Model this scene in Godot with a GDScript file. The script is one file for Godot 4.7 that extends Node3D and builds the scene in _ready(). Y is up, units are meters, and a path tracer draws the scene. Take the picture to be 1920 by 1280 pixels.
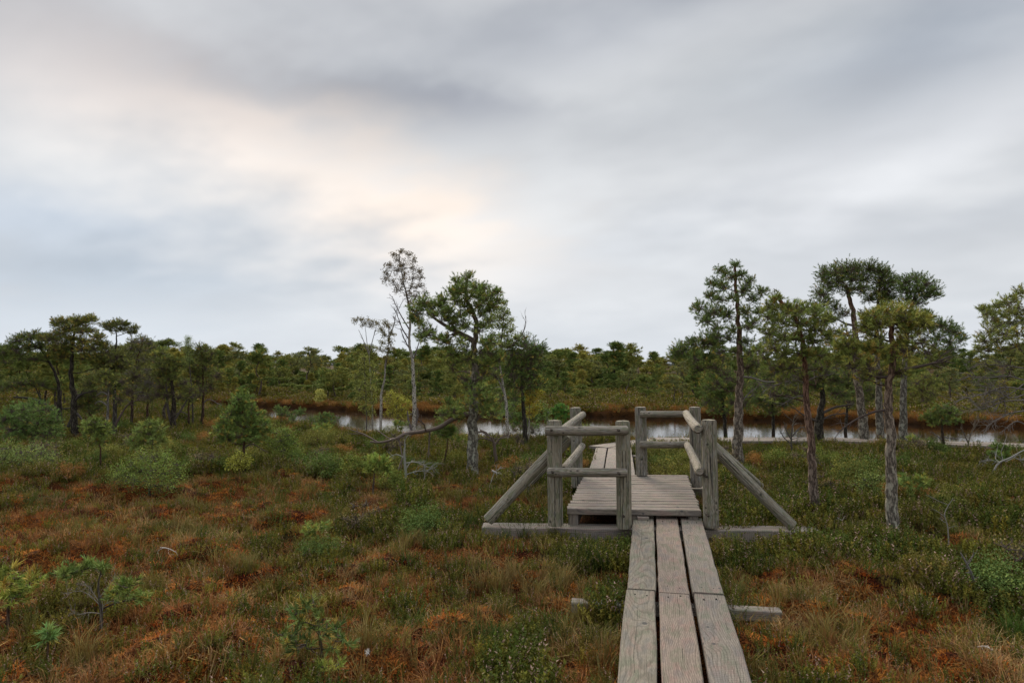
extends Node3D
# A raised bog at the end of an overcast day: plank boardwalk, pole-railed platform, river, dwarf pines and birches.
# Positions: a pixel of the photograph (1920 x 1280) gives a direction; the distance comes from the ground height or the depth of the thing.

const FOCAL := 1280.0
const EYE := 1.62
const WATER := -0.20
const LEAFY := 1.85  # all foliage tones below times this

var cam_basis := Basis()
var rng := RandomNumberGenerator.new()
var n_broad := FastNoiseLite.new()
var n_hum := FastNoiseLite.new()
var n_fine := FastNoiseLite.new()
var n_zone := FastNoiseLite.new()
var n_patch := FastNoiseLite.new()
var mats := {}
var taken := {}


# ---------------------------------------------------------------- helpers: places

func pt(px: float, py: float, depth: float) -> Vector3:
	var v := cam_basis * Vector3((px - 960.0) / FOCAL, (640.0 - py) / FOCAL, -1.0)
	return Vector3(0, EYE, 0) + v * (depth / -v.z)


func gpt(px: float, py: float, h := 0.0) -> Vector3:
	var v := cam_basis * Vector3((px - 960.0) / FOCAL, (640.0 - py) / FOCAL, -1.0)
	return Vector3(0, EYE, 0) + v * ((EYE - h) / -v.y)


func along(line: Array, x: float) -> float:
	if x <= line[0][0]:
		return line[0][1]
	for i in range(1, line.size()):
		if x <= line[i][0]:
			return lerpf(line[i - 1][1], line[i][1], (x - line[i - 1][0]) / (line[i][0] - line[i - 1][0]))
	return line[-1][1]


const NEAR_BANK := [[-60.0, 46.0], [-22.0, 34.0], [-14.0, 29.6], [-10.3, 24.6], [-7.1, 19.8], [-5.3, 18.6], [-4.3, 17.2], [-3.3, 16.2], [-1.9, 15.6], [0.5, 15.0], [2.1, 14.55], [4.0, 14.55], [7.0, 14.35], [8.5, 13.7], [10.5, 12.9], [20.0, 11.0], [60.0, 8.0]]
const FAR_BANK := [[-60.0, 46.1], [-22.0, 34.3], [-14.0, 30.3], [-11.8, 29.5], [-8.1, 27.1], [-5.9, 25.7], [-3.1, 23.7], [2.7, 23.2], [6.3, 22.5], [10.4, 20.9], [12.3, 19.9], [15.5, 19.4], [24.0, 17.9], [60.0, 16.0]]


func river_depth(x: float, z: float) -> float:
	# metres inside the river's edge; negative on land
	var d := -z
	var wob := n_hum.get_noise_2d(x * 0.9, z * 0.9) * 0.55 + n_fine.get_noise_2d(x * 0.6, z * 0.6) * 0.18
	return minf(d - along(NEAR_BANK, x), along(FAR_BANK, x) - d) + wob


func walk_axis_x(d: float) -> float:
	return 0.147 + 0.2025 * d  # middle of the plank walk, d metres ahead


func gh(x: float, z: float) -> float:
	var d := -z
	var h := n_broad.get_noise_2d(x, z) * 0.13 + n_hum.get_noise_2d(x, z) * 0.15 + absf(n_fine.get_noise_2d(x, z)) * 0.05 - 0.02
	var far := clampf((Vector2(x, z).length() - 60.0) / 60.0, 0.0, 1.0)
	h *= 1.0 - far
	# keep clear of the planks
	var clear := 0.0
	if d < 6.4:
		clear = 1.0 - smoothstep(0.3, 0.75, absf(x - walk_axis_x(d)))
	if d > 5.6 and d < 9.0:
		var mid := 1.12 + (d - 6.27) * 0.19
		clear = maxf(clear, (1.0 - smoothstep(0.75, 1.2, absf(x - mid))) * smoothstep(5.6, 6.0, d) * (1.0 - smoothstep(8.4, 9.0, d)))
	if d > 8.0 and d < 12.9:
		clear = maxf(clear, 1.0 - smoothstep(0.35, 0.8, absf(x - (1.35 + (d - 8.2) * 0.115))))
	if d > 11.0 and d < 15.0 and x > 1.0:
		clear = maxf(clear, 1.0 - smoothstep(0.35, 0.8, absf(d - third_walk(x))))
	h = lerpf(h, minf(h, -0.01), clear)
	if d > 5.2 and d < 9.2:
		var about := (1.0 - smoothstep(1.9, 2.6, absf(x - 1.2 - (d - 6.2) * 0.2))) * smoothstep(5.2, 5.8, d) * (1.0 - smoothstep(8.4, 9.2, d))
		h = lerpf(h, clampf(h, 0.03, 0.075), about)
	var s := river_depth(x, z)
	if s > -1.2:
		h = lerpf(lerpf(h, -0.03, smoothstep(-1.2, -0.2, s)), -0.8, smoothstep(-0.10, 0.6, s))
	return h


func third_walk(x: float) -> float:
	return along([[1.6, 12.15], [2.75, 13.45], [6.2, 13.4], [9.6, 12.3], [12.0, 11.4]], x)


func on_wood(x: float, z: float, margin: float) -> bool:
	var d := -z
	if d < 6.5 and absf(x - walk_axis_x(d)) < 0.31 + margin:
		return true
	if d > 6.0 and d < 8.35 and absf(x - (1.12 + (d - 6.27) * 0.19)) < 0.64 + margin:
		return true
	if d > 8.0 and d < 12.7 and absf(x - (1.35 + (d - 8.2) * 0.115)) < 0.32 + margin:
		return true
	return d > 11.0 and d < 15.0 and x > 1.2 and absf(d - third_walk(x)) < 0.36 + margin


# how green (heath) or russet (moss and dead grass) the bog is; patches seen in the photograph, put on the ground
var patches := []


func add_patch(px: float, py: float, rx: float, ry: float, amount: float) -> void:
	var c := gpt(px, py)
	var a := gpt(px + rx, py)
	var b := gpt(px, py - ry)
	var e := gpt(px, py + ry)
	patches.append([c.x, c.z, maxf(a.x - c.x, 0.1), maxf((e.z - b.z) * 0.5, 0.1), amount])


func green_at(x: float, z: float) -> float:
	var d := -z
	var g := 0.34 + 0.38 * smoothstep(7.0, 10.5, d) + n_zone.get_noise_2d(x, z) * 0.50 + n_patch.get_noise_2d(x, z) * 0.80
	for p in patches:
		var u: float = (x - p[0]) / p[2]
		var v: float = (z - p[1]) / p[3]
		var q := u * u + v * v
		if q < 4.0:
			g += p[4] * exp(-q * 1.2)
	return clampf(g, 0.0, 1.0)


# ---------------------------------------------------------------- helpers: meshes

class Buf:
	var v := PackedVector3Array()
	var n := PackedVector3Array()
	var c := PackedColorArray()
	var t := PackedVector2Array()
	var i := PackedInt32Array()

	func tube(pts: PackedVector3Array, rad: PackedFloat32Array, sides: int, col: Color, col2: Color, cap := true, rough := 0.0, r: RandomNumberGenerator = null, v0 := 0.0) -> void:
		var m := pts.size()
		if m < 2:
			return
		var base := v.size()
		var up := (pts[1] - pts[0]).normalized()
		var side := up.cross(Vector3(0.31, 0.2, 0.93)).normalized()
		var len := v0
		var lump := PackedFloat32Array()
		for k in sides + 1:
			lump.append(1.0 + (r.randf_range(-rough, rough) if r and k < sides else 0.0))
		lump[sides] = lump[0]
		for j in m:
			var dir := (pts[mini(j + 1, m - 1)] - pts[maxi(j - 1, 0)]).normalized()
			side = (side - dir * side.dot(dir)).normalized()
			var other := dir.cross(side)
			if j > 0:
				len += pts[j].distance_to(pts[j - 1])
			var f := float(j) / float(m - 1)
			var cc := col.lerp(col2, f)
			for k in sides + 1:
				var a := TAU * float(k % sides) / sides
				var o := side * cos(a) + other * sin(a)
				var rr := rad[j] * lump[k]
				if r and rough > 0.0 and k < sides:
					rr *= 1.0 + r.randf_range(-rough, rough) * 0.6
				v.append(pts[j] + o * rr)
				n.append(o)
				c.append(cc)
				t.append(Vector2(float(k) / sides, len))
			if r and rough > 0.0:
				v[v.size() - 1] = v[v.size() - 1 - sides]
		for j in m - 1:
			for k in sides:
				var a := base + j * (sides + 1) + k
				var b := a + sides + 1
				i.append_array(PackedInt32Array([a, b, a + 1, b, b + 1, a + 1]))
		if cap:
			for e in 2:
				var j := 0 if e == 0 else m - 1
				var dir := (pts[0] - pts[1]).normalized() if e == 0 else (pts[m - 1] - pts[m - 2]).normalized()
				var cen := v.size()
				v.append(pts[j] + dir * rad[j] * 0.12)
				n.append(dir)
				c.append(col if e == 0 else col2)
				t.append(Vector2(0.5, 0.5))
				for k in sides + 1:
					var q := base + j * (sides + 1) + k
					v.append(v[q])
					n.append(dir)
					c.append(col if e == 0 else col2)
					var a := TAU * k / sides
					t.append(Vector2(0.5 + 0.06 * cos(a), 0.5 + 0.06 * sin(a)))
				for k in sides:
					if e == 0:
						i.append_array(PackedInt32Array([cen, cen + 1 + k, cen + 2 + k]))
					else:
						i.append_array(PackedInt32Array([cen, cen + 2 + k, cen + 1 + k]))

	func stamp(x: Transform3D, tv: PackedVector3Array, tn: PackedVector3Array, col: Color) -> void:
		v.append_array(x * tv)
		n.append_array(Transform3D(x.basis.orthonormalized(), Vector3.ZERO) * tn)
		var cc := PackedColorArray()
		cc.resize(tv.size())
		cc.fill(col)
		c.append_array(cc)

	func tri(a: Vector3, b: Vector3, d: Vector3, col: Color) -> void:
		var nn := (d - a).cross(b - a).normalized()
		v.append_array(PackedVector3Array([a, b, d]))
		n.append_array(PackedVector3Array([nn, nn, nn]))
		c.append_array(PackedColorArray([col, col, col]))

	func mesh(with_uv := true) -> ArrayMesh:
		var m := ArrayMesh.new()
		add_to(m, with_uv)
		return m

	func add_to(m: ArrayMesh, with_uv := true) -> void:
		var a := []
		a.resize(Mesh.ARRAY_MAX)
		a[Mesh.ARRAY_VERTEX] = v
		a[Mesh.ARRAY_NORMAL] = n
		if c.size():
			a[Mesh.ARRAY_COLOR] = c
		if with_uv and t.size() == v.size():
			a[Mesh.ARRAY_TEX_UV] = t
		if i.size():
			a[Mesh.ARRAY_INDEX] = i
		m.add_surface_from_arrays(Mesh.PRIMITIVE_TRIANGLES, a)


func numbered(called: String) -> String:
	var k: int = taken.get(called, 0)
	taken[called] = k + 1
	return called if k == 0 else "%s_%03d" % [called, k]


func thing(called: String, label: String, category: String, at: Vector3, group := "") -> Node3D:
	var o := Node3D.new()
	o.name = numbered(called)
	add_child(o)
	o.position = at
	o.set_meta("label", label)
	o.set_meta("category", category)
	if group:
		o.set_meta("group", group)
	return o


func part(called: String, m: Mesh, mat: Material, parent: Node, kind := "") -> MeshInstance3D:
	var o := MeshInstance3D.new()
	o.name = called
	o.mesh = m
	o.material_override = mat
	parent.add_child(o, true)
	if kind:
		o.set_meta("kind", kind)
	return o


func smooth(pts: Array, per: int) -> PackedVector3Array:
	var out := PackedVector3Array()
	for k in pts.size() - 1:
		var a: Vector3 = pts[maxi(k - 1, 0)]
		var b: Vector3 = pts[k]
		var e: Vector3 = pts[k + 1]
		var f: Vector3 = pts[mini(k + 2, pts.size() - 1)]
		for s in per:
			out.append(b.cubic_interpolate(e, a, f, float(s) / per))
	out.append(pts[-1])
	return out


func ramp(m: int, a: float, b: float, power := 1.0) -> PackedFloat32Array:
	var out := PackedFloat32Array()
	for k in m:
		out.append(lerpf(a, b, pow(float(k) / maxf(m - 1, 1), power)))
	return out


# ---------------------------------------------------------------- textures and materials

func tex(w: int, h: int, f: Callable) -> ImageTexture:
	var im := Image.create(w, h, false, Image.FORMAT_RGB8)
	for y in h:
		for x in w:
			im.set_pixel(x, y, f.call(x, y))
	return ImageTexture.create_from_image(im)


func grey(c: Color) -> float:
	return c.r


func wood_textures() -> void:
	# weathered sawn boards: cathedral grain round drifting hearts, knots, green algae and pinkish dry patches
	var warp := FastNoiseLite.new()
	warp.seed = 5
	warp.frequency = 1.0
	warp.fractal_octaves = 3
	var spec := FastNoiseLite.new()
	spec.seed = 9
	spec.frequency = 1.0
	spec.fractal_octaves = 2
	for kind in 3:
		var w := 192
		var h := 1024
		var col := Image.create(w, h, false, Image.FORMAT_RGB8)
		var bump := Image.create(w, h, false, Image.FORMAT_RGB8)
		rng.seed = 40 + kind
		var knots := []
		for k in 3:
			knots.append(Vector3(rng.randf_range(0.15, 0.85), rng.randf_range(0.05, 0.95), rng.randf_range(0.010, 0.020)))
		for y in h:
			var vv := float(y) / h
			var heart: float = [0.5, 1.35, -0.3][kind] + 0.16 * sin(vv * TAU + kind * 2.0) + 0.04 * sin(vv * TAU * 3.0 + kind)
			var lift := 0.52 + 0.16 * sin(vv * TAU * 1.0 + kind * 1.7) + 0.04 * sin(vv * TAU * 3.0)
			for x in w:
				var u := float(x) / w
				var q := Vector2((u - heart) * 1.0, lift)
				var dist := q.length() * 1.0 + warp.get_noise_2d(u * 1.6 + kind * 11.0, vv * 5.0) * 0.045
				var dark := 0.0
				for kn: Vector3 in knots:
					var dx := (u - kn.x) * 0.2
					var dy := (vv - kn.y) * 2.5
					var rr := sqrt(dx * dx + dy * dy * 0.55)
					dist += 0.16 * exp(-rr * rr / (kn.z * kn.z * 5.0))
					if rr < kn.z:
						dark = maxf(dark, smoothstep(kn.z, kn.z * 0.55, rr))
				var ring := fposmod(dist * (13.0 if kind == 0 else 21.0), 1.0)
				var line := smoothstep(0.55, 0.92, ring) * (1.0 - smoothstep(0.94, 1.0, ring))
				var grain := spec.get_noise_2d(u * 130.0, vv * 60.0 + kind * 7.0)
				var blotch := warp.get_noise_2d(u * 1.6 + 40.0, vv * 8.0 + kind * 3.0)
				var blotch2 := warp.get_noise_2d(u * 2.0 + 90.0, vv * 9.0 + kind * 5.0)
				var kerf := 0.0
				if kind == 2:
					kerf = 0.05 * sin(vv * 1024.0 * 0.8 + warp.get_noise_2d(u * 4.0, vv * 8.0) * 3.0)
				var crack := 0.0
				var cx := 0.35 + kind * 0.16 + warp.get_noise_2d(7.0 + kind, vv * 3.0) * 0.05
				if absf(u - cx) < 0.005 and warp.get_noise_2d(3.0 + kind * 9.0, vv * 4.0) > 0.22:
					crack = 1.0
				var streak := spec.get_noise_2d(u * 55.0, vv * 7.0 + kind * 3.0)
				var b := Color(0.54, 0.50, 0.462)
				b = b.lerp(Color(0.44, 0.445, 0.385), smoothstep(0.0, 0.50, blotch) * 0.7)
				b = b.lerp(Color(0.56, 0.475, 0.445), smoothstep(0.05, 0.40, blotch2) * 0.6)
				b = b.lerp(Color(0.39, 0.39, 0.40), smoothstep(0.05, 0.45, -blotch) * 0.35)
				b = b.lerp(Color(0.27, 0.245, 0.22), line * (0.30 if kind == 0 else 0.40))
				b = b.lerp(Color(0.25, 0.235, 0.21), smoothstep(0.12, 0.5, streak) * 0.45)
				b = b.lerp(Color(0.27, 0.265, 0.27), dark * 0.75)
				b = b.lerp(Color(0.12, 0.11, 0.10), crack * 0.85)
				var k2 := 1.0 + grain * 0.22 + kerf
				col.set_pixel(x, y, Color(b.r * k2, b.g * k2, b.b * k2))
				var hh := 0.6 - line * 0.25 + grain * 0.12 - crack * 0.5 - dark * 0.1 + kerf
				bump.set_pixel(x, y, Color(hh, hh, hh))
		var m := StandardMaterial3D.new()
		m.albedo_texture = ImageTexture.create_from_image(col)
		m.roughness = 0.85
		m.vertex_color_use_as_albedo = true
		m.heightmap_enabled = true
		m.heightmap_texture = ImageTexture.create_from_image(bump)
		m.heightmap_scale = 0.12
		m.metallic_specular = 0.35
		mats["plank%d" % kind] = m
	# round poles: long cracks and streaks, lichen-green
	var w2 := 256
	var h2 := 768
	var pc := Image.create(w2, h2, false, Image.FORMAT_RGB8)
	var pb := Image.create(w2, h2, false, Image.FORMAT_RGB8)
	var checks := []
	rng.seed = 77
	for k in 20:
		checks.append([rng.randf(), rng.randf(), rng.randf_range(0.10, 0.38), rng.randf_range(0.003, 0.009), rng.randf_range(0, 30)])
	var spots := []
	for k in 7:
		spots.append(Vector3(rng.randf_range(0.05, 0.95), rng.randf_range(0.05, 0.95), rng.randf_range(0.02, 0.04)))
	for y in h2:
		var vv := float(y) / h2
		for x in w2:
			var u := float(x) / w2
			var a := u * TAU
			var p := Vector3(cos(a), sin(a), 0) * 1.0
			var streak := warp.get_noise_3d(p.x * 5.0, p.y * 5.0, vv * 2.5)
			var fine := spec.get_noise_3d(p.x * 26.0, p.y * 26.0, vv * 14.0)
			var blotch := warp.get_noise_3d(p.x * 1.3 + 9.0, p.y * 1.3, vv * 6.0)
			var blotch2 := warp.get_noise_3d(p.x * 2.1 + 29.0, p.y * 2.1, vv * 9.0)
			var crack := 0.0
			for ck: Array in checks:
				var cu: float = ck[0] + sin(vv * 9.0 + ck[4]) * 0.008
				if absf(u - cu) < ck[3] and absf(vv - ck[1]) < ck[2]:
					crack = maxf(crack, 1.0 - absf(vv - ck[1]) / ck[2])
			var knot := 0.0
			var wave := 0.0
			for sp: Vector3 in spots:
				var dx := (u - sp.x) * 0.42
				var dy := (vv - sp.y) * 1.2
				var rr := sqrt(dx * dx + dy * dy)
				wave += exp(-rr * rr / (sp.z * sp.z * 4.0))
				knot = maxf(knot, smoothstep(sp.z * 0.55, sp.z * 0.2, rr))
			var ring := sin((u * 30.0 + streak * 2.6 + wave * 2.4) * TAU * 0.55)
			var b := Color(0.54, 0.505, 0.455)
			b = b.lerp(Color(0.43, 0.435, 0.355), smoothstep(0.0, 0.4, blotch) * 0.8)
			b = b.lerp(Color(0.56, 0.55, 0.53), smoothstep(0.05, 0.4, blotch2) * 0.7)
			b = b.lerp(Color(0.29, 0.265, 0.225), smoothstep(0.2, 1.0, ring) * 0.55)
			b = b.lerp(Color(0.22, 0.21, 0.19), knot * 0.8)
			b = b.lerp(Color(0.10, 0.095, 0.085), minf(crack * 1.6, 1.0) * 0.8)
			var k2 := 1.0 + fine * 0.22
			pc.set_pixel(x, y, Color(b.r * k2, b.g * k2, b.b * k2))
			var hh := 0.6 - smoothstep(0.3, 1.0, ring) * 0.2 + fine * 0.15 - crack * 0.5
			pb.set_pixel(x, y, Color(hh, hh, hh))
	var m2 := StandardMaterial3D.new()
	m2.albedo_texture = ImageTexture.create_from_image(pc)
	m2.roughness = 0.88
	m2.vertex_color_use_as_albedo = true
	m2.heightmap_enabled = true
	m2.heightmap_texture = ImageTexture.create_from_image(pb)
	m2.heightmap_scale = 0.35
	m2.metallic_specular = 0.35
	mats.pole = m2


func other_materials() -> void:
	var nz := FastNoiseLite.new()
	nz.seed = 21
	nz.frequency = 0.05
	nz.fractal_octaves = 4
	nz.noise_type = FastNoiseLite.TYPE_SIMPLEX_SMOOTH
	var cell := FastNoiseLite.new()
	cell.seed = 8
	cell.noise_type = FastNoiseLite.TYPE_CELLULAR
	cell.cellular_return_type = FastNoiseLite.RETURN_DISTANCE2_SUB
	cell.frequency = 0.035
	var grain := nz.get_seamless_image(256, 256)
	var plates := cell.get_seamless_image(256, 256)
	var lich := FastNoiseLite.new()
	lich.seed = 31
	lich.frequency = 0.017
	lich.fractal_octaves = 4
	var lichen := lich.get_seamless_image(256, 256)
	# pine bark multiplies the trunk's own colour; pale lichen scales
	var bark := Image.create(256, 256, false, Image.FORMAT_RGB8)
	var barkb := Image.create(256, 256, false, Image.FORMAT_RGB8)
	for y in 256:
		for x in 256:
			var pl := clampf(grey(plates.get_pixel(x, (y / 2 + 128 * (x % 2) * 0) % 256)) * 2.2, 0.0, 1.0)
			var g := grey(grain.get_pixel(x, y))
			var li := smoothstep(0.56, 0.70, grey(lichen.get_pixel(x, y)))
			var k := lerpf(0.40, 0.82, pl) * (0.7 + 0.6 * g)
			var c := Color(k, k * 0.97, k * 0.94).lerp(Color(1.0, 1.0, 0.97), li * 0.9)
			bark.set_pixel(x, y, c)
			var hh := pl * 0.6 + g * 0.3
			barkb.set_pixel(x, y, Color(hh, hh, hh))
	var m := StandardMaterial3D.new()
	m.albedo_texture = ImageTexture.create_from_image(bark)
	m.vertex_color_use_as_albedo = true
	m.roughness = 0.95
	m.metallic_specular = 0.25
	m.uv1_scale = Vector3(1, 2.0, 1)
	m.heightmap_enabled = true
	m.heightmap_texture = ImageTexture.create_from_image(barkb)
	m.heightmap_scale = 0.7
	mats.bark = m
	# birch bark
	var bi := Image.create(128, 256, false, Image.FORMAT_RGB8)
	var mark := FastNoiseLite.new()
	mark.seed = 4
	mark.frequency = 1.0
	mark.fractal_octaves = 2
	for y in 256:
		for x in 128:
			var a := TAU * x / 128.0
			var s := mark.get_noise_3d(cos(a) * 1.4, sin(a) * 1.4, y * 0.16)
			var s2 := mark.get_noise_3d(cos(a) * 0.8 + 8.0, sin(a) * 0.8, y * 0.03)
			var b := Color(0.72, 0.70, 0.66).lerp(Color(0.13, 0.12, 0.11), smoothstep(0.18, 0.34, s))
			b = b.lerp(Color(0.25, 0.23, 0.21), smoothstep(0.15, 0.35, s2))
			bi.set_pixel(x, y, b)
	var mb := StandardMaterial3D.new()
	mb.albedo_texture = ImageTexture.create_from_image(bi)
	mb.vertex_color_use_as_albedo = true
	mb.roughness = 0.8
	mb.uv1_scale = Vector3(1, 1.5, 1)
	mats.birch = mb
	var tw := StandardMaterial3D.new()
	tw.vertex_color_use_as_albedo = true
	tw.roughness = 0.95
	tw.metallic_specular = 0.2
	mats.twig = tw
	# foliage: vertex colours times 0.5
	var fo := StandardMaterial3D.new()
	fo.vertex_color_use_as_albedo = true
	fo.albedo_color = Color(0.5, 0.5, 0.5).linear_to_srgb()
	fo.roughness = 0.7
	fo.metallic_specular = 0.2
	fo.backlight_enabled = true
	fo.backlight = Color(0.22, 0.22, 0.10)
	mats.needle = fo
	var lf: StandardMaterial3D = fo.duplicate()
	lf.roughness = 0.8
	lf.metallic_specular = 0.1
	lf.backlight = Color(0.40, 0.40, 0.18)
	mats.leaf = lf
	var gr: StandardMaterial3D = fo.duplicate()
	gr.albedo_color = Color.WHITE
	gr.roughness = 0.85
	gr.metallic_specular = 0.12
	gr.backlight = Color(0.4, 0.38, 0.25)
	mats.blade = gr
	var fl := StandardMaterial3D.new()
	fl.albedo_color = Color(0.34, 0.22, 0.17).linear_to_srgb()
	fl.roughness = 0.9
	mats.flower = fl
	# ground: vertex colour times a mossy grain
	var mg := FastNoiseLite.new()
	mg.seed = 3
	mg.frequency = 0.045
	mg.fractal_octaves = 4
	var mo := mg.get_seamless_image(512, 512)
	var c2 := FastNoiseLite.new()
	c2.seed = 13
	c2.noise_type = FastNoiseLite.TYPE_CELLULAR
	c2.frequency = 0.05
	c2.cellular_return_type = FastNoiseLite.RETURN_DISTANCE
	var mc := c2.get_seamless_image(512, 512)
	var mcol := Image.create(512, 512, false, Image.FORMAT_RGB8)
	var mbump := Image.create(512, 512, false, Image.FORMAT_RGB8)
	for y in 512:
		for x in 512:
			var g := grey(mo.get_pixel(x, y))
			var q := grey(mc.get_pixel(x, y))
			var k := clampf(0.42 + (g - 0.5) * 0.9 + (0.5 - q) * 0.45, 0.08, 1.0)
			mcol.set_pixel(x, y, Color(k, k * lerpf(0.90, 1.0, g), k * lerpf(0.80, 1.0, q)))
			var hh := clampf(g * 0.5 + (1.0 - q) * 0.5, 0.0, 1.0)
			mbump.set_pixel(x, y, Color(hh, hh, hh))
	var gm := StandardMaterial3D.new()
	gm.albedo_texture = ImageTexture.create_from_image(mcol)
	gm.vertex_color_use_as_albedo = true
	gm.uv1_triplanar = true
	gm.uv1_world_triplanar = true
	gm.uv1_scale = Vector3(1.7, 1.7, 1.7)
	gm.roughness = 1.0
	gm.metallic_specular = 0.15
	gm.heightmap_enabled = true
	gm.heightmap_texture = ImageTexture.create_from_image(mbump)
	gm.heightmap_scale = 2.0
	mats.ground = gm
	# water: brown, glossy, small ripples
	var rp := FastNoiseLite.new()
	rp.seed = 15
	rp.frequency = 0.02
	rp.fractal_octaves = 4
	var rip := rp.get_seamless_image(512, 512)
	rip.convert(Image.FORMAT_RGB8)
	rip.bump_map_to_normal_map(4.0)
	var wm := StandardMaterial3D.new()
	wm.albedo_color = Color(0.016, 0.009, 0.005).linear_to_srgb()
	wm.roughness = 0.05
	wm.metallic_specular = 0.5
	wm.normal_enabled = true
	wm.normal_texture = ImageTexture.create_from_image(rip)
	wm.normal_scale = 0.10
	wm.uv1_triplanar = true
	wm.uv1_world_triplanar = true
	wm.uv1_scale = Vector3(0.35, 0.35, 0.8)
	mats.water = wm


# ---------------------------------------------------------------- sky

func build_sky() -> ImageTexture:
	var w := 1536
	var h := 768
	var cl := FastNoiseLite.new()
	cl.seed = 12
	cl.frequency = 1.0
	cl.fractal_octaves = 5
	cl.fractal_gain = 0.52
	var cl2 := FastNoiseLite.new()
	cl2.seed = 18
	cl2.frequency = 1.0
	cl2.fractal_octaves = 3
	# clouds in the photograph: [azimuth deg, elevation deg, half length, half height, tilt deg, r, g, b]
	var spots := []
	for s in SKY_SPOTS:
		var v := cam_basis * Vector3((s[0] - 960.0) / FOCAL, (640.0 - s[1]) / FOCAL, -1.0)
		var az := rad_to_deg(atan2(v.x, -v.z))
		var el := rad_to_deg(atan2(v.y, Vector2(v.x, v.z).length()))
		spots.append([az, el, rad_to_deg(s[2] / FOCAL), rad_to_deg(s[3] / FOCAL), cos(deg_to_rad(s[4])), sin(deg_to_rad(s[4])), s[5], s[6], s[7]])
	var data := PackedFloat32Array()
	data.resize(w * h * 3)
	for y in h:
		var el := 90.0 - (y + 0.5) * 180.0 / h
		if el < -1.0:
			break
		var se := sin(deg_to_rad(el))
		var ce := cos(deg_to_rad(el))
		var low := exp(-maxf(el, 0.0) / 9.0)
		for x in w:
			var az := (x + 0.5) * 360.0 / w
			if az > 180.0:
				az -= 360.0
			var dx := sin(deg_to_rad(az)) * ce
			var dz := -cos(deg_to_rad(az)) * ce
			var sc := 1.0 / (maxf(se, 0.0) + 0.22)
			var u := dx * sc
			var v := dz * sc
			# streets of cloud run from lower left to upper right
			var a := u * 0.92 + v * 0.39
			var b := -u * 0.39 + v * 0.92
			var n1 := cl.get_noise_2d(a * 0.75, b * 1.35)
			var n2 := cl2.get_noise_2d(u * 0.38 + 20.0, v * 0.5)
			var n3 := cl.get_noise_2d(a * 2.4 + 50.0, b * 3.2)
			var t := n1 * 0.18 + n2 * 0.10 + n3 * 0.105
			var heavy := smoothstep(13.0, 25.0, el) * (0.105 + n2 * 0.10)
			var r := 0.560 + t * 0.60 - heavy
			var g := 0.572 + t * 0.585 - heavy * 0.97
			var bl := 0.588 + t * 0.55 - heavy * 0.88
			r = lerpf(r, 0.575, low * 0.75)
			g = lerpf(g, 0.615, low * 0.75)
			bl = lerpf(bl, 0.665, low * 0.75)
			if absf(az) < 75.0:
				var jx := n3 * 4.0 + n1 * 2.0
				var jy := n1 * 1.6 + n3 * 1.6
				for s in spots:
					var p: float = az - s[0] + jx
					var q: float = el - s[1] + jy
					var pp: float = (p * s[4] + q * s[5]) / s[2]
					var qq: float = (-p * s[5] + q * s[4]) / s[3]
					var e := pp * pp + qq * qq
					if e < 7.0:
						var f := exp(-e)
						r += s[6] * f
						g += s[7] * f
						bl += s[8] * f
			# unseen sky overhead brightened to light the ground more, as thick overcast does
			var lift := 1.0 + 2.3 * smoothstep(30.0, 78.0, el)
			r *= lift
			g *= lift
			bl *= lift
			var at := (y * w + x) * 3
			data[at] = clampf(r, 0.14, 2.4)
			data[at + 1] = clampf(g, 0.14, 2.4)
			data[at + 2] = clampf(bl, 0.14, 2.4)
	return ImageTexture.create_from_image(Image.create_from_data(w, h, false, Image.FORMAT_RGBF, data.to_byte_array()))


const SKY_SPOTS := [
	# px, py, half length px, half height px, tilt, added light r g b
	[450, 140, 300, 62, -5, -0.075, -0.073, -0.066],
	[740, 180, 320, 60, -3, -0.08, -0.078, -0.072],
	[880, 200, 150, 36, 0, -0.06, -0.06, -0.05],
	[700, 50, 420, 60, 0, -0.04, -0.04, -0.035],
	[1150, 40, 350, 60, 8, -0.09, -0.085, -0.07],
	[1800, 60, 280, 90, 14, -0.14, -0.125, -0.10],
	[1450, 120, 260, 60, 14, -0.04, -0.035, -0.03],
	[800, 410, 190, 75, -8, 0.17, 0.105, 0.045],
	[620, 320, 300, 100, -16, 0.11, 0.062, 0.02],
	[430, 235, 190, 50, -12, 0.08, 0.052, 0.03],
	[300, 270, 260, 60, -10, 0.02, 0.012, 0.005],
	[870, 500, 260, 70, 0, 0.06, 0.045, 0.03],
	[120, 480, 280, 80, 4, -0.085, -0.065, -0.04],
	[330, 540, 260, 45, 0, -0.035, -0.02, -0.005],
	[60, 390, 180, 50, 0, -0.05, -0.025, 0.01],
	[150, 620, 260, 40, 0, 0.0, 0.015, 0.03],
	[1150, 460, 190, 60, 5, -0.06, -0.05, -0.04],
	[1500, 330, 420, 50, 18, 0.04, 0.04, 0.045],
	[1750, 300, 300, 40, 22, 0.06, 0.06, 0.065],
	[1750, 420, 300, 55, 10, -0.06, -0.055, -0.045],
	[130, 100, 260, 90, 0, 0.03, 0.0, -0.015],
]


# ---------------------------------------------------------------- ground

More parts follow.
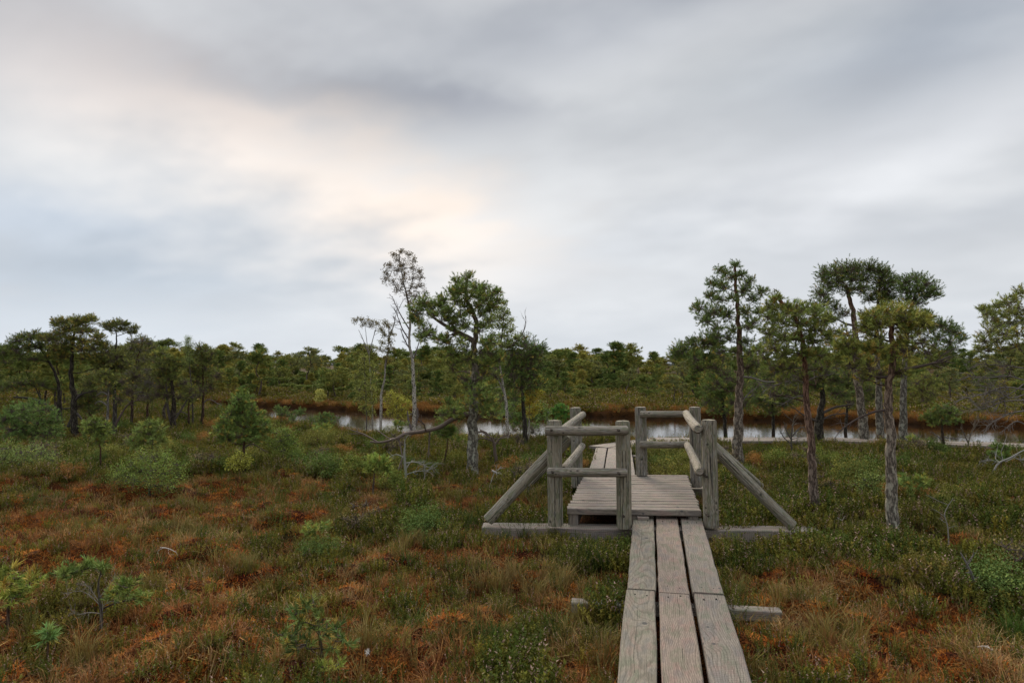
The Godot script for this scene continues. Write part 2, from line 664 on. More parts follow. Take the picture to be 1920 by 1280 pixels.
func build_ground() -> void:
	var radii := PackedFloat32Array()
	var r := 0.6
	while r < 55.0:
		radii.append(r)
		r *= 1.0135
	while r < 420.0:
		radii.append(r)
		r *= 1.06
	var angles := PackedFloat32Array()
	var a := -180.0
	while a < 180.0:
		angles.append(deg_to_rad(a))
		a += 0.42 if absf(a) < 52.0 else 4.0
	angles.append(deg_to_rad(180.0))
	var na := angles.size()
	var b := Buf.new()
	var total := radii.size() * na
	b.v.resize(total)
	b.n.resize(total)
	b.c.resize(total)
	for j in radii.size():
		for k in na:
			var x := radii[j] * sin(angles[k])
			var z := -radii[j] * cos(angles[k])
			b.v[j * na + k] = Vector3(x, gh(x, z), z)
			b.c[j * na + k] = ground_colour(x, z)
	for j in radii.size():
		for k in na:
			var p := b.v[mini(j + 1, radii.size() - 1) * na + k] - b.v[maxi(j - 1, 0) * na + k]
			var q := b.v[j * na + mini(k + 1, na - 1)] - b.v[j * na + maxi(k - 1, 0)]
			b.n[j * na + k] = q.cross(p).normalized() if q.cross(p).y > 0 else p.cross(q).normalized()
	for j in radii.size() - 1:
		for k in na - 1:
			var s := j * na + k
			b.i.append_array(PackedInt32Array([s, s + na, s + 1, s + 1, s + na, s + na + 1]))
	# the disc under the viewer
	var cen := b.v.size()
	b.v.append(Vector3(0, gh(0, 0), 0))
	b.n.append(Vector3.UP)
	b.c.append(ground_colour(0, 0))
	for k in na - 1:
		b.i.append_array(PackedInt32Array([cen, k, k + 1]))
	var o := part("ground", b.mesh(false), mats.ground, self, "structure")
	o.set_meta("label", "russet and olive bog floor of moss and peat")
	# river: a sheet of water lying in its channel
	var wv := Buf.new()
	var xs := []
	var x := -60.0
	while x <= 60.0:
		xs.append(x)
		x += 1.5
	for q: float in xs:
		for zz in [-(along(NEAR_BANK, q) - 1.5), -(along(FAR_BANK, q) + 1.5)]:
			wv.v.append(Vector3(q, WATER, zz))
			wv.n.append(Vector3.UP)
	for k in xs.size() - 1:
		wv.i.append_array(PackedInt32Array([k * 2, k * 2 + 1, k * 2 + 2, k * 2 + 2, k * 2 + 1, k * 2 + 3]))
	var ro := part("river", wv.mesh(false), mats.water, self, "structure")
	ro.set_meta("label", "dark brown bog river mirroring the grey sky")


func ground_colour(x: float, z: float) -> Color:
	var g := green_at(x, z)
	var k := n_fine.get_noise_2d(x * 1.7 + 30.0, z * 1.7)
	var k2 := n_patch.get_noise_2d(x * 1.9 + 70.0, z * 1.9)
	var rust := Color(0.42, 0.15, 0.045).lerp(Color(0.52, 0.25, 0.07), smoothstep(-0.1, 0.4, k))
	rust = rust.lerp(Color(0.17, 0.042, 0.022), smoothstep(-0.05, 0.35, k2))
	var olive := Color(0.11, 0.095, 0.03).lerp(Color(0.18, 0.13, 0.04), smoothstep(-0.2, 0.3, k))
	var c := rust.lerp(olive, smoothstep(0.30, 0.62, g))
	var s := river_depth(x, z)
	if s > -2.6:
		c = c.lerp(Color(0.26, 0.11, 0.03), smoothstep(-2.4, -0.8, s) * 0.75)
	if s > -0.1:
		c = c.lerp(Color(0.05, 0.025, 0.012), smoothstep(-0.1, 0.1, s))
	return c


# ---------------------------------------------------------------- ground cover

func blades(count: int, tall: float, wide: float, lean: float, foot: float, droop: float) -> ArrayMesh:
	var b := Buf.new()
	for k in count:
		var a := rng.randf() * TAU
		var o := Vector3(cos(a), 0, sin(a))
		var s := Vector3(-o.z, 0, o.x)
		var a2 := a + rng.randf_range(-0.8, 0.8)
		var dir := Vector3(cos(a2), 0, sin(a2))
		var base := o * foot * sqrt(rng.randf()) + Vector3(0, -0.03, 0)
		var hgt := tall * rng.randf_range(0.5, 1.0)
		var le := lean * rng.randf_range(0.2, 1.0)
		var w := wide * rng.randf_range(0.7, 1.2)
		var p1 := base + Vector3(0, hgt * 0.55, 0) + dir * hgt * le * 0.35
		var p2 := base + Vector3(0, hgt * (0.95 - droop * le * 0.5), 0) + dir * hgt * le
		var tone := rng.randf_range(0.55, 1.0)
		var col := Color(tone, tone * rng.randf_range(0.9, 1.0), tone * rng.randf_range(0.75, 1.0))
		b.tri(base - s * w, base + s * w, p1 - s * w * 0.8, col)
		b.tri(base + s * w, p1 + s * w * 0.8, p1 - s * w * 0.8, col)
		b.tri(p1 - s * w * 0.8, p1 + s * w * 0.8, p2, col)
	return b.mesh(false)


func heath(stems: int, tall: float, leaf: float, per: int, flowers: float, foot: float) -> ArrayMesh:
	var b := Buf.new()
	var fl := Buf.new()
	for k in stems:
		var a := rng.randf() * TAU
		var o := Vector3(cos(a), 0, sin(a))
		var base := o * foot * sqrt(rng.randf()) + Vector3(0, -0.03, 0)
		var tip := base + Vector3(0, tall * rng.randf_range(0.5, 1.0), 0) + o * foot * rng.randf_range(0.0, 0.8) + Vector3(rng.randf_range(-1, 1), 0, rng.randf_range(-1, 1)) * tall * 0.18
		var s := Vector3(-o.z, 0, o.x) * 0.0016
		var brown := Color(0.55, 0.36, 0.26)
		b.tri(base - s, base + s, tip, brown)
		var has := rng.randf() < flowers
		for q in per:
			var f := 0.2 + 0.8 * float(q) / per
			var p := base.lerp(tip, f)
			var la := rng.randf() * TAU
			var ld := Vector3(cos(la), rng.randf_range(0.3, 1.3), sin(la)).normalized()
			var ls := ld.cross(Vector3(rng.randf_range(-1, 1), rng.randf_range(-1, 1), rng.randf_range(-1, 1))).normalized() * leaf * 0.28
			var tone := rng.randf_range(0.5, 1.0)
			var into := fl if has and f > 0.62 and rng.randf() < 0.7 else b
			into.tri(p - ls, p + ls, p + ld * leaf * rng.randf_range(0.7, 1.3), Color(tone, tone, tone * rng.randf_range(0.6, 1.0)))
	var m := ArrayMesh.new()
	b.add_to(m, false)
	m.surface_set_material(0, mats.blade)
	if fl.v.size():
		fl.add_to(m, false)
		m.surface_set_material(1, mats.flower)
	return m


func scatter(called: String, label: String, category: String, m: Mesh, mat: Material, where: Array, tints: PackedColorArray) -> void:
	var mm := MultiMesh.new()
	mm.transform_format = MultiMesh.TRANSFORM_3D
	mm.use_colors = true
	mm.mesh = m
	mm.instance_count = where.size()
	for k in where.size():
		mm.set_instance_transform(k, where[k])
		mm.set_instance_color(k, tints[k])
	var o := MultiMeshInstance3D.new()
	o.name = numbered(called)
	o.multimesh = mm
	if mat:
		o.material_override = mat
	o.set_meta("label", label)
	o.set_meta("category", category)
	o.set_meta("kind", "stuff")
	add_child(o)


func placed(x: float, z: float, s: float, tilt := 0.15, tall := 1.0) -> Transform3D:
	var bs := Basis(Vector3.UP, rng.randf() * TAU).rotated(Vector3(rng.randf_range(-1, 1), 0, rng.randf_range(-1, 1)).normalized(), rng.randf_range(0, tilt))
	return Transform3D(bs.scaled_local(Vector3(s, s * tall, s)), Vector3(x, gh(x, z), z))


func jitter(c: Color, amount: float) -> Color:
	var k := 1.0 + rng.randf_range(-amount, amount)
	return Color(c.r * k * (1.0 + rng.randf_range(-amount, amount) * 0.4), c.g * k, c.b * k * (1.0 + rng.randf_range(-amount, amount) * 0.5))


func spot(near: float, far: float) -> Vector2:
	var d := rng.randf_range(near, far)
	var half := 47.0 + 26.0 / d
	var a := deg_to_rad(rng.randf_range(-half, half))
	return Vector2(d * sin(a), -d * cos(a))


func build_cover() -> void:
	rng.seed = 101
	var heath_mesh := [heath(16, 0.17, 0.015, 22, 0.5, 0.07), heath(13, 0.20, 0.014, 24, 0.2, 0.08), heath(14, 0.15, 0.018, 18, 0.0, 0.075)]
	var far_heath := heath(16, 0.20, 0.036, 10, 0.15, 0.12)
	var dry := [blades(17, 0.155, 0.0016, 0.9, 0.05, 0.7), blades(16, 0.105, 0.0017, 1.3, 0.08, 1.0)]
	var far_dry := blades(22, 0.22, 0.005, 0.8, 0.12, 0.6)
	var sedge := blades(40, 0.27, 0.0020, 0.75, 0.05, 0.6)
	var moss := blades(26, 0.035, 0.0035, 1.6, 0.07, 0.4)
	var hw := [[], [], []]
	var ht := [PackedColorArray(), PackedColorArray(), PackedColorArray()]
	var dw := [[], []]
	var dt := [PackedColorArray(), PackedColorArray()]
	var sw := []
	var st := PackedColorArray()
	var mw := []
	var mt := PackedColorArray()
	for k in 150000:
		var p := spot(2.3, 31.0)
		var s := river_depth(p.x, p.y)
		if s > -0.12 or on_wood(p.x, p.y, -0.01):
			continue
		var d := p.length()
		var g := green_at(p.x, p.y)
		var edge := on_wood(p.x, p.y, 0.06)
		var bank := smoothstep(-1.7, -0.5, s) if -p.y < along(NEAR_BANK, p.x) else smoothstep(-2.6, -1.2, s)
		var roll := rng.randf()
		if rng.randf() < bank * 0.9:
			dw[0].append(placed(p.x, p.y, rng.randf_range(0.9, 1.5), 0.2, 1.25 if -p.y > along(NEAR_BANK, p.x) + 3.0 else 0.9))
			dt[0].append(jitter(Color(0.36, 0.145, 0.045).lerp(Color(0.38, 0.25, 0.09), rng.randf()), 0.25))
		elif roll < smoothstep(0.26, 0.76, g) or d < 12.0 and rng.randf() < 0.13:
			var kind := 0 if rng.randf() < 0.42 else (1 if rng.randf() < 0.6 else 2)
			var bush := smoothstep(-0.25, 0.35, n_patch.get_noise_2d(p.x * 1.3 + 200.0, p.y * 1.3))
			if g > 0.4 and rng.randf() > 0.35 + bush:
				continue
			var sc := rng.randf_range(0.55, 0.95) * ((0.9 if p.x < 1.1 else 0.5) if p.x > -0.5 and p.x < 2.9 and -p.y > 5.75 and -p.y < 6.25 else 0.72 if edge else 0.75 + bush * 0.95 * smoothstep(0.4, 0.9, g)) * (1.0 + smoothstep(10.0, 26.0, d) * 0.2)
			hw[kind].append(placed(p.x, p.y, sc, 0.25))
			var c: Color = [Color(0.19, 0.195, 0.05), Color(0.115, 0.155, 0.042), Color(0.26, 0.235, 0.06)][kind]
			ht[kind].append(jitter(c.lerp(Color(0.27, 0.21, 0.07), maxf(0.0, n_patch.get_noise_2d(p.x + 9.0, p.y)) * 1.0), 0.3))
		else:
			var field := n_patch.get_noise_2d(p.x * 1.5 + 300.0, p.y * 1.5)
			if field > -0.12 and d < 16.0 and rng.randf() < 0.80:
				if rng.randf() < 0.7:
					mw.append(placed(p.x, p.y, rng.randf_range(0.6, 1.4), 0.3))
					mt.append(jitter(Color(0.56, 0.18, 0.042).lerp(Color(0.40, 0.085, 0.028), smoothstep(0.15, 0.4, field)).lerp(Color(0.66, 0.33, 0.08), rng.randf() * 0.6), 0.3))
				continue
			var kd := 0 if rng.randf() < 0.45 else 1
			dw[kd].append(placed(p.x, p.y, rng.randf_range(0.5, 1.25) * (1.0 + smoothstep(10.0, 26.0, d) * 0.3), 0.45))
			var tan := smoothstep(-0.15, 0.30, n_zone.get_noise_2d(p.x * 2.6 + 50.0, p.y * 2.6))
			var c := Color(0.40, 0.18, 0.065).lerp(Color(0.54, 0.38, 0.17), tan).lerp(Color(0.25, 0.17, 0.10), rng.randf() * 0.6)
			dt[kd].append(jitter(c, 0.35))
	# tussocks of cottongrass and sedge
	for k in 260:
		var c := spot(3.0, 24.0)
		if green_at(c.x, c.y) > 0.85 or river_depth(c.x, c.y) > -0.4:
			continue
		var col := Color(0.10, 0.13, 0.035).lerp(Color(0.30, 0.24, 0.09), rng.randf())
		for q in rng.randi_range(3, 9):
			var x := c.x + rng.randfn() * 0.13
			var z := c.y + rng.randfn() * 0.13
			if on_wood(x, z, 0.02):
				continue
			sw.append(placed(x, z, rng.randf_range(0.55, 1.05), 0.3))
			st.append(jitter(col, 0.22))
	for t in TUSSOCKS:
		var c := gpt(t[0], t[1])
		for q in int(t[2]):
			var x: float = c.x + rng.randfn() * t[3]
			var z: float = c.z + rng.randfn() * t[3] * 0.7
			if on_wood(x, z, 0.02):
				continue
			sw.append(placed(x, z, rng.randf_range(0.6, 1.05), 0.3))
			st.append(jitter(t[4], 0.25))
	# close by, moss cushions and short litter between the stems
	for k in 34000:
		var p := spot(2.3, 11.0)
		if on_wood(p.x, p.y, 0.0):
			continue
		var g := green_at(p.x, p.y)
		if rng.randf() < g * 0.9:
			continue
		mw.append(placed(p.x, p.y, rng.randf_range(0.5, 1.1), 0.4))
		var k2 := n_patch.get_noise_2d(p.x * 1.9 + 70.0, p.y * 1.9)
		mt.append(jitter(Color(0.56, 0.19, 0.045).lerp(Color(0.38, 0.085, 0.028), smoothstep(0.1, 0.4, k2)).lerp(Color(0.66, 0.34, 0.08), rng.randf() * 0.5), 0.3))
	# beyond the river: coarser tufts
	var fw := []
	var ft := PackedColorArray()
	var gw := []
	var gt := PackedColorArray()
	for k in 62000:
		var d := rng.randf_range(20.0, 95.0)
		var a := deg_to_rad(rng.randf_range(-48.0, 48.0))
		var p := Vector2(d * sin(a), -d * cos(a))
		var s := river_depth(p.x, p.y)
		if s > -0.12 or -p.y < 30.0 and -p.y < along(NEAR_BANK, p.x) + 1.0 and d < 29.0:
			continue
		var g := green_at(p.x, p.y)
		var bank := smoothstep(-2.4, -1.0, s)
		if rng.randf() < bank * smoothstep(-0.35, 0.15, n_zone.get_noise_2d(p.x * 1.2 + 90.0, p.y * 1.2)) or rng.randf() > 0.35 + g * 0.9:
			gw.append(placed(p.x, p.y, rng.randf_range(0.7, 1.25), 0.25))
			gt.append(jitter(Color(0.34, 0.135, 0.045).lerp(Color(0.34, 0.22, 0.08), rng.randf()), 0.25))
		else:
			fw.append(placed(p.x, p.y, rng.randf_range(0.8, 1.7), 0.2))
			ft.append(jitter(Color(0.16, 0.165, 0.042).lerp(Color(0.27, 0.205, 0.052), rng.randf() * rng.randf() * 1.2), 0.3))
	scatter("heather", "flowering heather with tan tips over the near bog", "heather", heath_mesh[0], null, hw[0], ht[0])
	scatter("heather", "dark green heather without flowers over the near bog", "heather", heath_mesh[1], null, hw[1], ht[1])
	scatter("bog_shrub_cover", "olive broad-leaved dwarf shrubs between the heather", "ground cover", heath_mesh[2], null, hw[2], ht[2])
	scatter("heather", "olive heath covering the far bank below the pines", "heather", far_heath, null, fw, ft)
	scatter("dry_grass", "upright tan and rust dead grass on the near bog", "grass", dry[0], mats.blade, dw[0], dt[0])
	scatter("dry_grass", "matted low russet dead grass on the near bog", "grass", dry[1], mats.blade, dw[1], dt[1])
	scatter("dry_grass", "orange sedge fringe along the far river bank", "grass", far_dry, mats.blade, gw, gt)
	scatter("sedge_grass", "green and straw sedge tussocks with arching blades", "grass", sedge, mats.blade, sw, st)
	scatter("moss", "rust red bog moss cushions in the open patches", "moss", moss, mats.blade, mw, mt)


const TUSSOCKS := [
	[960, 1180, 26, 0.20, Color(0.07, 0.12, 0.03)], [1040, 1090, 18, 0.13, Color(0.30, 0.24, 0.09)], [930, 1080, 18, 0.16, Color(0.28, 0.22, 0.09)],
	[1120, 1060, 14, 0.12, Color(0.06, 0.10, 0.03)], [440, 1070, 14, 0.14, Color(0.24, 0.21, 0.08)], [360, 990, 12, 0.15, Color(0.22, 0.19, 0.08)],
	[60, 905, 12, 0.2, Color(0.24, 0.22, 0.09)], [1560, 1190, 12, 0.12, Color(0.26, 0.22, 0.08)], [1900, 1100, 16, 0.14, Color(0.14, 0.18, 0.05)],
	[1910, 1190, 14, 0.10, Color(0.10, 0.17, 0.04)], [1500, 1140, 12, 0.12, Color(0.33, 0.24, 0.10)], [700, 1000, 10, 0.16, Color(0.07, 0.11, 0.03)],
	[1148, 1136, 26, 0.06, Color(0.10, 0.14, 0.04)], [1100, 1142, 10, 0.06, Color(0.28, 0.22, 0.09)], [1000, 1012, 14, 0.16, Color(0.10, 0.13, 0.04)], [1120, 1020, 14, 0.10, Color(0.08, 0.13, 0.035)],
	[880, 985, 10, 0.14, Color(0.08, 0.12, 0.035)], [160, 1225, 8, 0.07, Color(0.30, 0.25, 0.10)], [1150, 1000, 10, 0.10, Color(0.06, 0.10, 0.03)],
]


# ---------------------------------------------------------------- woodwork

func board(a: Vector3, b: Vector3, wide: float, thick: float, mat: Material, parent: Node3D, called: String, tint := Color.WHITE, segs := 10, wobble := 0.0025) -> MeshInstance3D:
	# a: middle of the top face at one end, b: at the other; chamfered box with slightly uneven edges
	var o := parent.position
	var dir := (b - a).normalized()
	var side := dir.cross(Vector3.UP).normalized()
	var up := side.cross(dir).normalized()
	var ch := minf(0.006, thick * 0.2)
	var hw := wide * 0.5
	var prof := [Vector2(-hw + ch, 0), Vector2(hw - ch, 0), Vector2(hw, -ch), Vector2(hw, -thick + ch), Vector2(hw - ch, -thick), Vector2(-hw + ch, -thick), Vector2(-hw, -thick + ch), Vector2(-hw, -ch)]
	var acc := [0.0]
	for k in 8:
		acc.append(acc[k] + prof[k].distance_to(prof[(k + 1) % 8]))
	var buf := Buf.new()
	var length := a.distance_to(b)
	var v0 := rng.randf()
	var u0 := 0.0
	var rows := []
	for j in segs + 1:
		var p := a.lerp(b, float(j) / segs) - o
		var wl := rng.randf_range(-wobble, wobble)
		var wr := rng.randf_range(-wobble, wobble)
		var wu := rng.randf_range(-wobble, wobble) * 0.5
		var row := []
		for q: Vector2 in prof:
			row.append(p + side * (q.x + (wr if q.x > 0 else wl)) + up * (q.y + wu))
		rows.append(row)
	for j in segs:
		for k in 8:
			var k2 := (k + 1) % 8
			var p0: Vector3 = rows[j][k]
			var p1: Vector3 = rows[j][k2]
			var p2: Vector3 = rows[j + 1][k]
			var p3: Vector3 = rows[j + 1][k2]
			var nn: Vector3 = (side * (prof[k2].y - prof[k].y) * -1.0 + up * (prof[k2].x - prof[k].x)).normalized()
			var s := buf.v.size()
			buf.v.append_array(PackedVector3Array([p0, p1, p2, p3]))
			buf.n.append_array(PackedVector3Array([nn, nn, nn, nn]))
			buf.c.append_array(PackedColorArray([tint, tint, tint, tint]))
			var ua: float = u0 + acc[k] / 0.205
			var ub: float = u0 + acc[k + 1] / 0.205
			var va := v0 + length * j / segs / 2.5
			var vb := v0 + length * (j + 1) / segs / 2.5
			buf.t.append_array(PackedVector2Array([Vector2(ua, va), Vector2(ub, va), Vector2(ua, vb), Vector2(ub, vb)]))
			buf.i.append_array(PackedInt32Array([s, s + 2, s + 1, s + 1, s + 2, s + 3]))
	for e in 2:
		var row: Array = rows[0] if e == 0 else rows[segs]
		var nn := -dir if e == 0 else dir
		var s := buf.v.size()
		for k in 8:
			buf.v.append(row[k])
			buf.n.append(nn)
			buf.c.append(tint)
			buf.t.append(Vector2(0.5 + prof[k].x / 0.25, 0.3 + prof[k].y * 0.15))
		for k in 6:
			if e == 0:
				buf.i.append_array(PackedInt32Array([s, s + k + 1, s + k + 2]))
			else:
				buf.i.append_array(PackedInt32Array([s, s + k + 2, s + k + 1]))
	return part(called, buf.mesh(), mat, parent)


func log_part(a: Vector3, b: Vector3, r0: float, r1: float, parent: Node3D, called: String, tint := Color.WHITE, bevel := 0.008) -> MeshInstance3D:
	var o := parent.position
	var dir := (b - a).normalized()
	var L := a.distance_to(b)
	var pts := PackedVector3Array()
	var rad := PackedFloat32Array()
	var segs := 9
	pts.append(a - o)
	rad.append(r0 - bevel)
	var bend := Vector3(rng.randf_range(-1, 1), rng.randf_range(-1, 1), rng.randf_range(-1, 1)) * 0.006
	for j in segs + 1:
		var f := lerpf(bevel / L, 1.0 - bevel / L, float(j) / segs)
		pts.append(a.lerp(b, f) - o + bend * sin(f * PI))
		rad.append(lerpf(r0, r1, f) * (1.0 + rng.randf_range(-0.012, 0.012)))
	pts.append(b - o)
	rad.append(r1 - bevel)
	var buf := Buf.new()
	buf.tube(pts, rad, 20, tint, tint, true, 0.0, null, rng.randf() * 3.0)
	var spin := rng.randf()
	for k in buf.t.size():
		buf.t[k].x += spin
	return part(called, buf.mesh(), mats.pole, parent)


func build_wood() -> void:
	rng.seed = 7
	# the plank walk that the viewer stands on: three boards wide, two lengths
	var w := thing("boardwalk", "weathered three-plank boardwalk leading up to the railed platform", "boardwalk", Vector3(0.8, 0.12, -3.5))
	var walk_planks := []
	var lanes := [[-0.303, -0.118], [-0.100, 0.093], [0.118, 0.308]]
	var cuts := [[-2.2, 4.42], [-2.2, 4.40], [-2.2, 4.44]]
	for k in 3:
		var mid: float = (lanes[k][0] + lanes[k][1]) * 0.5
		var wide: float = lanes[k][1] - lanes[k][0]
		for seg in 2:
			var d0: float = cuts[k][0] if seg == 0 else cuts[k][1] + 0.006
			var d1: float = cuts[k][1] if seg == 0 else 6.36
			var h0 := 0.10 if seg == 0 else 0.155
			var h1 := 0.150 if seg == 0 else 0.20
			h1 += rng.randf_range(-0.003, 0.003)
			h0 += rng.randf_range(-0.003, 0.003)
			var n := Vector3(cos(0.2), 0, sin(0.2))
			var sk := 0.004 * (k - 1)
			var a := Vector3(walk_axis_x(d0), h0, -d0) + n * (mid - sk)
			var b := Vector3(walk_axis_x(d1), h1, -d1) + n * (mid + sk)
			var tint: Color = [Color(0.86, 0.88, 0.81), Color(0.98, 0.90, 0.85), Color(0.84, 0.85, 0.83)][k]
			walk_planks.append(board(a, b, wide, 0.05, mats["plank%d" % ([0, 1, 2][k])], w, "plank", tint, 16, 0.003))
	# cross sleepers under the walk
	board(gpt(1072, 1125, 0.035), gpt(1464, 1142, 0.045), 0.09, 0.07, mats.plank1, w, "sleeper", Color.WHITE, 8, 0.005)
	board(Vector3(-0.35, 0.045, -1.2), Vector3(1.1, 0.045, -1.0), 0.12, 0.08, mats.plank0, w, "sleeper", Color.WHITE, 8, 0.005)
	# nails at the plank ends
	for k in 3:
		for q in [4.34, 4.52, 6.18]:
			for e in [0.3, 0.7]:
				var off: float = lerpf(lanes[k][0], lanes[k][1], e)
				var dd: float = q + rng.randf_range(-0.02, 0.02)
				var hy := lerpf(0.1497, 0.1999, (dd - 4.42) / 1.94) if dd > 4.42 else 0.1497
				var nb := Buf.new()
				var base := Vector3(walk_axis_x(dd), hy, -dd) + Vector3(cos(0.2), 0, sin(0.2)) * off - w.position
				nb.tube(PackedVector3Array([base - Vector3(0, 0.006, 0), base + Vector3(0, 0.004, 0)]), PackedFloat32Array([0.0055, 0.005]), 7, Color(0.05, 0.045, 0.04), Color(0.05, 0.045, 0.04))
				part("nail", nb.mesh(), mats.twig, walk_planks[k * 2 + (1 if dd > 4.42 else 0)])
	# platform with pole railings
	var p := thing("railed_platform", "square slatted wooden platform with pole railings and slanting braces", "platform", Vector3(1.2, 0.1, -7.0))
	var fl := gpt(1063, 953, 0.284)
	var fr := gpt(1314.5, 957, 0.284)
	var bl := gpt(1096, 889.5, 0.284)
	var br := gpt(1288, 889.5, 0.284)
	var slats := 15
	for k in slats:
		var f0 := (k + 0.02) / slats
		var f1 := (k + 0.93) / slats
		var fm := (f0 + f1) * 0.5
		var a := fl.lerp(bl, fm)
		var b := fr.lerp(br, fm)
		var dep := (bl - fl).length() / slats
		var jit := Vector3(0, rng.randf_range(-0.004, 0.004), 0)
		var wide := dep * rng.randf_range(0.88, 0.955) * cos(0.19)
		var ext := (b - a).normalized() * rng.randf_range(-0.008, 0.008)
		var tone := rng.randf_range(0.90, 1.08)
		board(a + jit + ext, b + jit * 0.3 + ext, wide, 0.055 if k == 0 else 0.045, mats["plank%d" % (k % 3)], p, "slat", Color(tone * 1.02, tone, tone * 0.99), 8, 0.003)
	for f in [0.05, 0.5, 0.95]:
		var a := fl.lerp(fr, f) + Vector3(0, -0.062, -0.03)
		var b := bl.lerp(br, f) + Vector3(0, -0.062, 0.03)
		board(a, b, 0.09, 0.10, mats.plank0, p, "joist", Color.WHITE, 5, 0.003)
	board(gpt(1195, 968, 0.222), gpt(1216, 968, 0.222), 0.05, 0.035, mats.plank1, p, "spacer_block", Color.WHITE, 2, 0.002)
	board(gpt(905, 984, 0.13), gpt(1531, 991, 0.13), 0.20, 0.15, mats.plank2, p, "ground_beam", Color.WHITE, 14, 0.006)
	board(gpt(968, 913, 0.13), gpt(1452, 914, 0.13), 0.18, 0.14, mats.plank0, p, "ground_beam", Color.WHITE, 14, 0.006)
	var posts := [[1039.5, 788, 1042, 985, 6.16, 0.0665], [1167.5, 789, 1170.5, 990, 6.13, 0.066], [1329.5, 787, 1334, 988, 6.16, 0.066], [1079, 764, 1082, 913, 8.07, 0.0665], [1201, 763, 1203.5, 891, 8.12, 0.067], [1303, 763, 1306, 913, 8.07, 0.067]]
	var ptint := [Color(0.98, 1.0, 0.94), Color(0.98, 1.0, 0.92), Color(0.97, 0.98, 0.94), Color(0.88, 0.92, 0.92), Color(0.92, 0.95, 0.97), Color(0.98, 0.98, 1.0)]
	var held := []
	for k in posts.size():
		var q: Array = posts[k]
		held.append(log_part(pt(q[2], q[3], q[4]), pt(q[0], q[1], q[4]), q[5] * 1.03, q[5], p, "post", ptint[k], 0.010))
	var rails := [
		[1022, 807, 6.06, 1178, 806.5, 6.02, 0.043], [1026, 885, 6.06, 1176, 886, 6.02, 0.041],
		[1050, 810, 6.22, 1093, 777, 7.95, 0.040], [1057, 880, 6.25, 1092, 836, 7.95, 0.040],
		[1309, 804, 6.10, 1287, 775, 7.97, 0.044], [1312, 884, 6.10, 1289, 834, 7.97, 0.042],
		[1200, 776.5, 8.02, 1290, 776, 8.02, 0.040], [1200, 833, 8.02, 1292, 832.5, 8.02, 0.042],
	]
	for q: Array in rails:
		held.append(log_part(pt(q[0], q[1], q[2]), pt(q[3], q[4], q[5]), q[6], q[6] * 0.96, p, "rail", Color(1.05, 1.04, 1.0), 0.012))
	var braces := [[1064, 818, 6.30, 914, 976, 6.24, 0.054], [1334, 834, 6.26, 1487, 986, 6.17, 0.050], [1304, 802, 8.16, 1428, 913, 8.16, 0.046], [1078, 814, 8.16, 990, 910, 8.16, 0.048]]
	for q: Array in braces:
		log_part(pt(q[0], q[1], q[2]), pt(q[3], q[4], q[5]), q[6] * 0.95, q[6], p, "brace", Color(0.98, 1.0, 0.97), 0.008)
	# bolts through the rails
	for q in [[1161, 887.5, 5.955, 7], [1034, 806, 5.985, 6], [1160, 806.5, 5.955, 6], [1036, 885, 5.985, 7], [1169, 967, 6.06, 1], [1327, 966, 6.09, 2], [1324, 893, 6.09, 2]]:
		var c: Vector3 = pt(q[0], q[1], q[2]) - p.position
		var bb := Buf.new()
		bb.tube(PackedVector3Array([c - Vector3(0, 0, 0.03), c + Vector3(0, 0, 0.026), c + Vector3(0, 0, 0.031)]), PackedFloat32Array([0.011, 0.011, 0.008]), 8, Color(0.05, 0.04, 0.035), Color(0.05, 0.04, 0.035))
		part("bolt", bb.mesh(), mats.twig, held[q[3]])
	# second plank walk, behind the platform
	var w2 := thing("boardwalk", "three-plank boardwalk running from the platform towards the river", "boardwalk", Vector3(1.6, 0.1, -10.4))
	var l0 := gpt(1105.5, 879, 0.13)
	var l1 := gpt(1117.5, 839.5, 0.105)
	var dir := (l1 - l0).normalized()
	var acr := dir.cross(Vector3.UP).normalized()
	var start := l0 - dir * 1.15
	start.y = 0.16
	var offs := [[0.0, 0.195], [0.215, 0.41], [0.43, 0.62]]
	for k in 3:
		var mid: float = (offs[k][0] + offs[k][1]) * 0.5
		board(start + acr * mid, l1 + dir * (0.02 + k * 0.14) + acr * mid, offs[k][1] - offs[k][0], 0.05, mats["plank%d" % ((k + 1) % 3)], w2, "plank", Color.WHITE, 12, 0.003)
	board(start + dir * 0.9 - acr * 0.12 - Vector3(0, 0.062, 0), start + dir * 0.9 + acr * 0.8 - Vector3(0, 0.062, 0), 0.12, 0.1, mats.plank0, w2, "sleeper", Color.WHITE, 5, 0.004)
	board(l1 - dir * 0.5 - acr * 0.12 - Vector3(0, 0.058, 0), l1 - dir * 0.5 + acr * 0.8 - Vector3(0, 0.058, 0), 0.12, 0.1, mats.plank0, w2, "sleeper", Color.WHITE, 5, 0.004)
	# the walk that follows the bank: corner piece and two straight runs
	var names := ["short angled boardwalk joining the platform walk to the bank walk", "straight boardwalk along the river bank behind the tall pines", "far stretch of bank boardwalk bending towards the grey dead branches"]
	var nodes := [Vector3(1.62, 0.115, -12.25), Vector3(2.85, 0.112, -13.48), Vector3(6.25, 0.125, -13.42), Vector3(12.2, 0.13, -11.35)]
	for s in 3:
		var a: Vector3 = nodes[s]
		var b: Vector3 = nodes[s + 1]
		var t := thing("boardwalk", names[s], "boardwalk", (a + b) * 0.5)
		var dd := (b - a).normalized()
		var ac := dd.cross(Vector3.UP).normalized()
		for k in 3:
			var half := (b - a) * (0.5 if s > 0 else 1.0)
			for q in (2 if s > 0 else 1):
				var aa := a + half * q + ac * (k - 1) * 0.212 + Vector3(0, rng.randf_range(-0.004, 0.004) + 0.004 * s, 0)
				board(aa, aa + half - dd * 0.008, 0.195, 0.05, mats["plank%d" % ((k + q) % 3)], t, "plank", Color.WHITE, 8, 0.003)
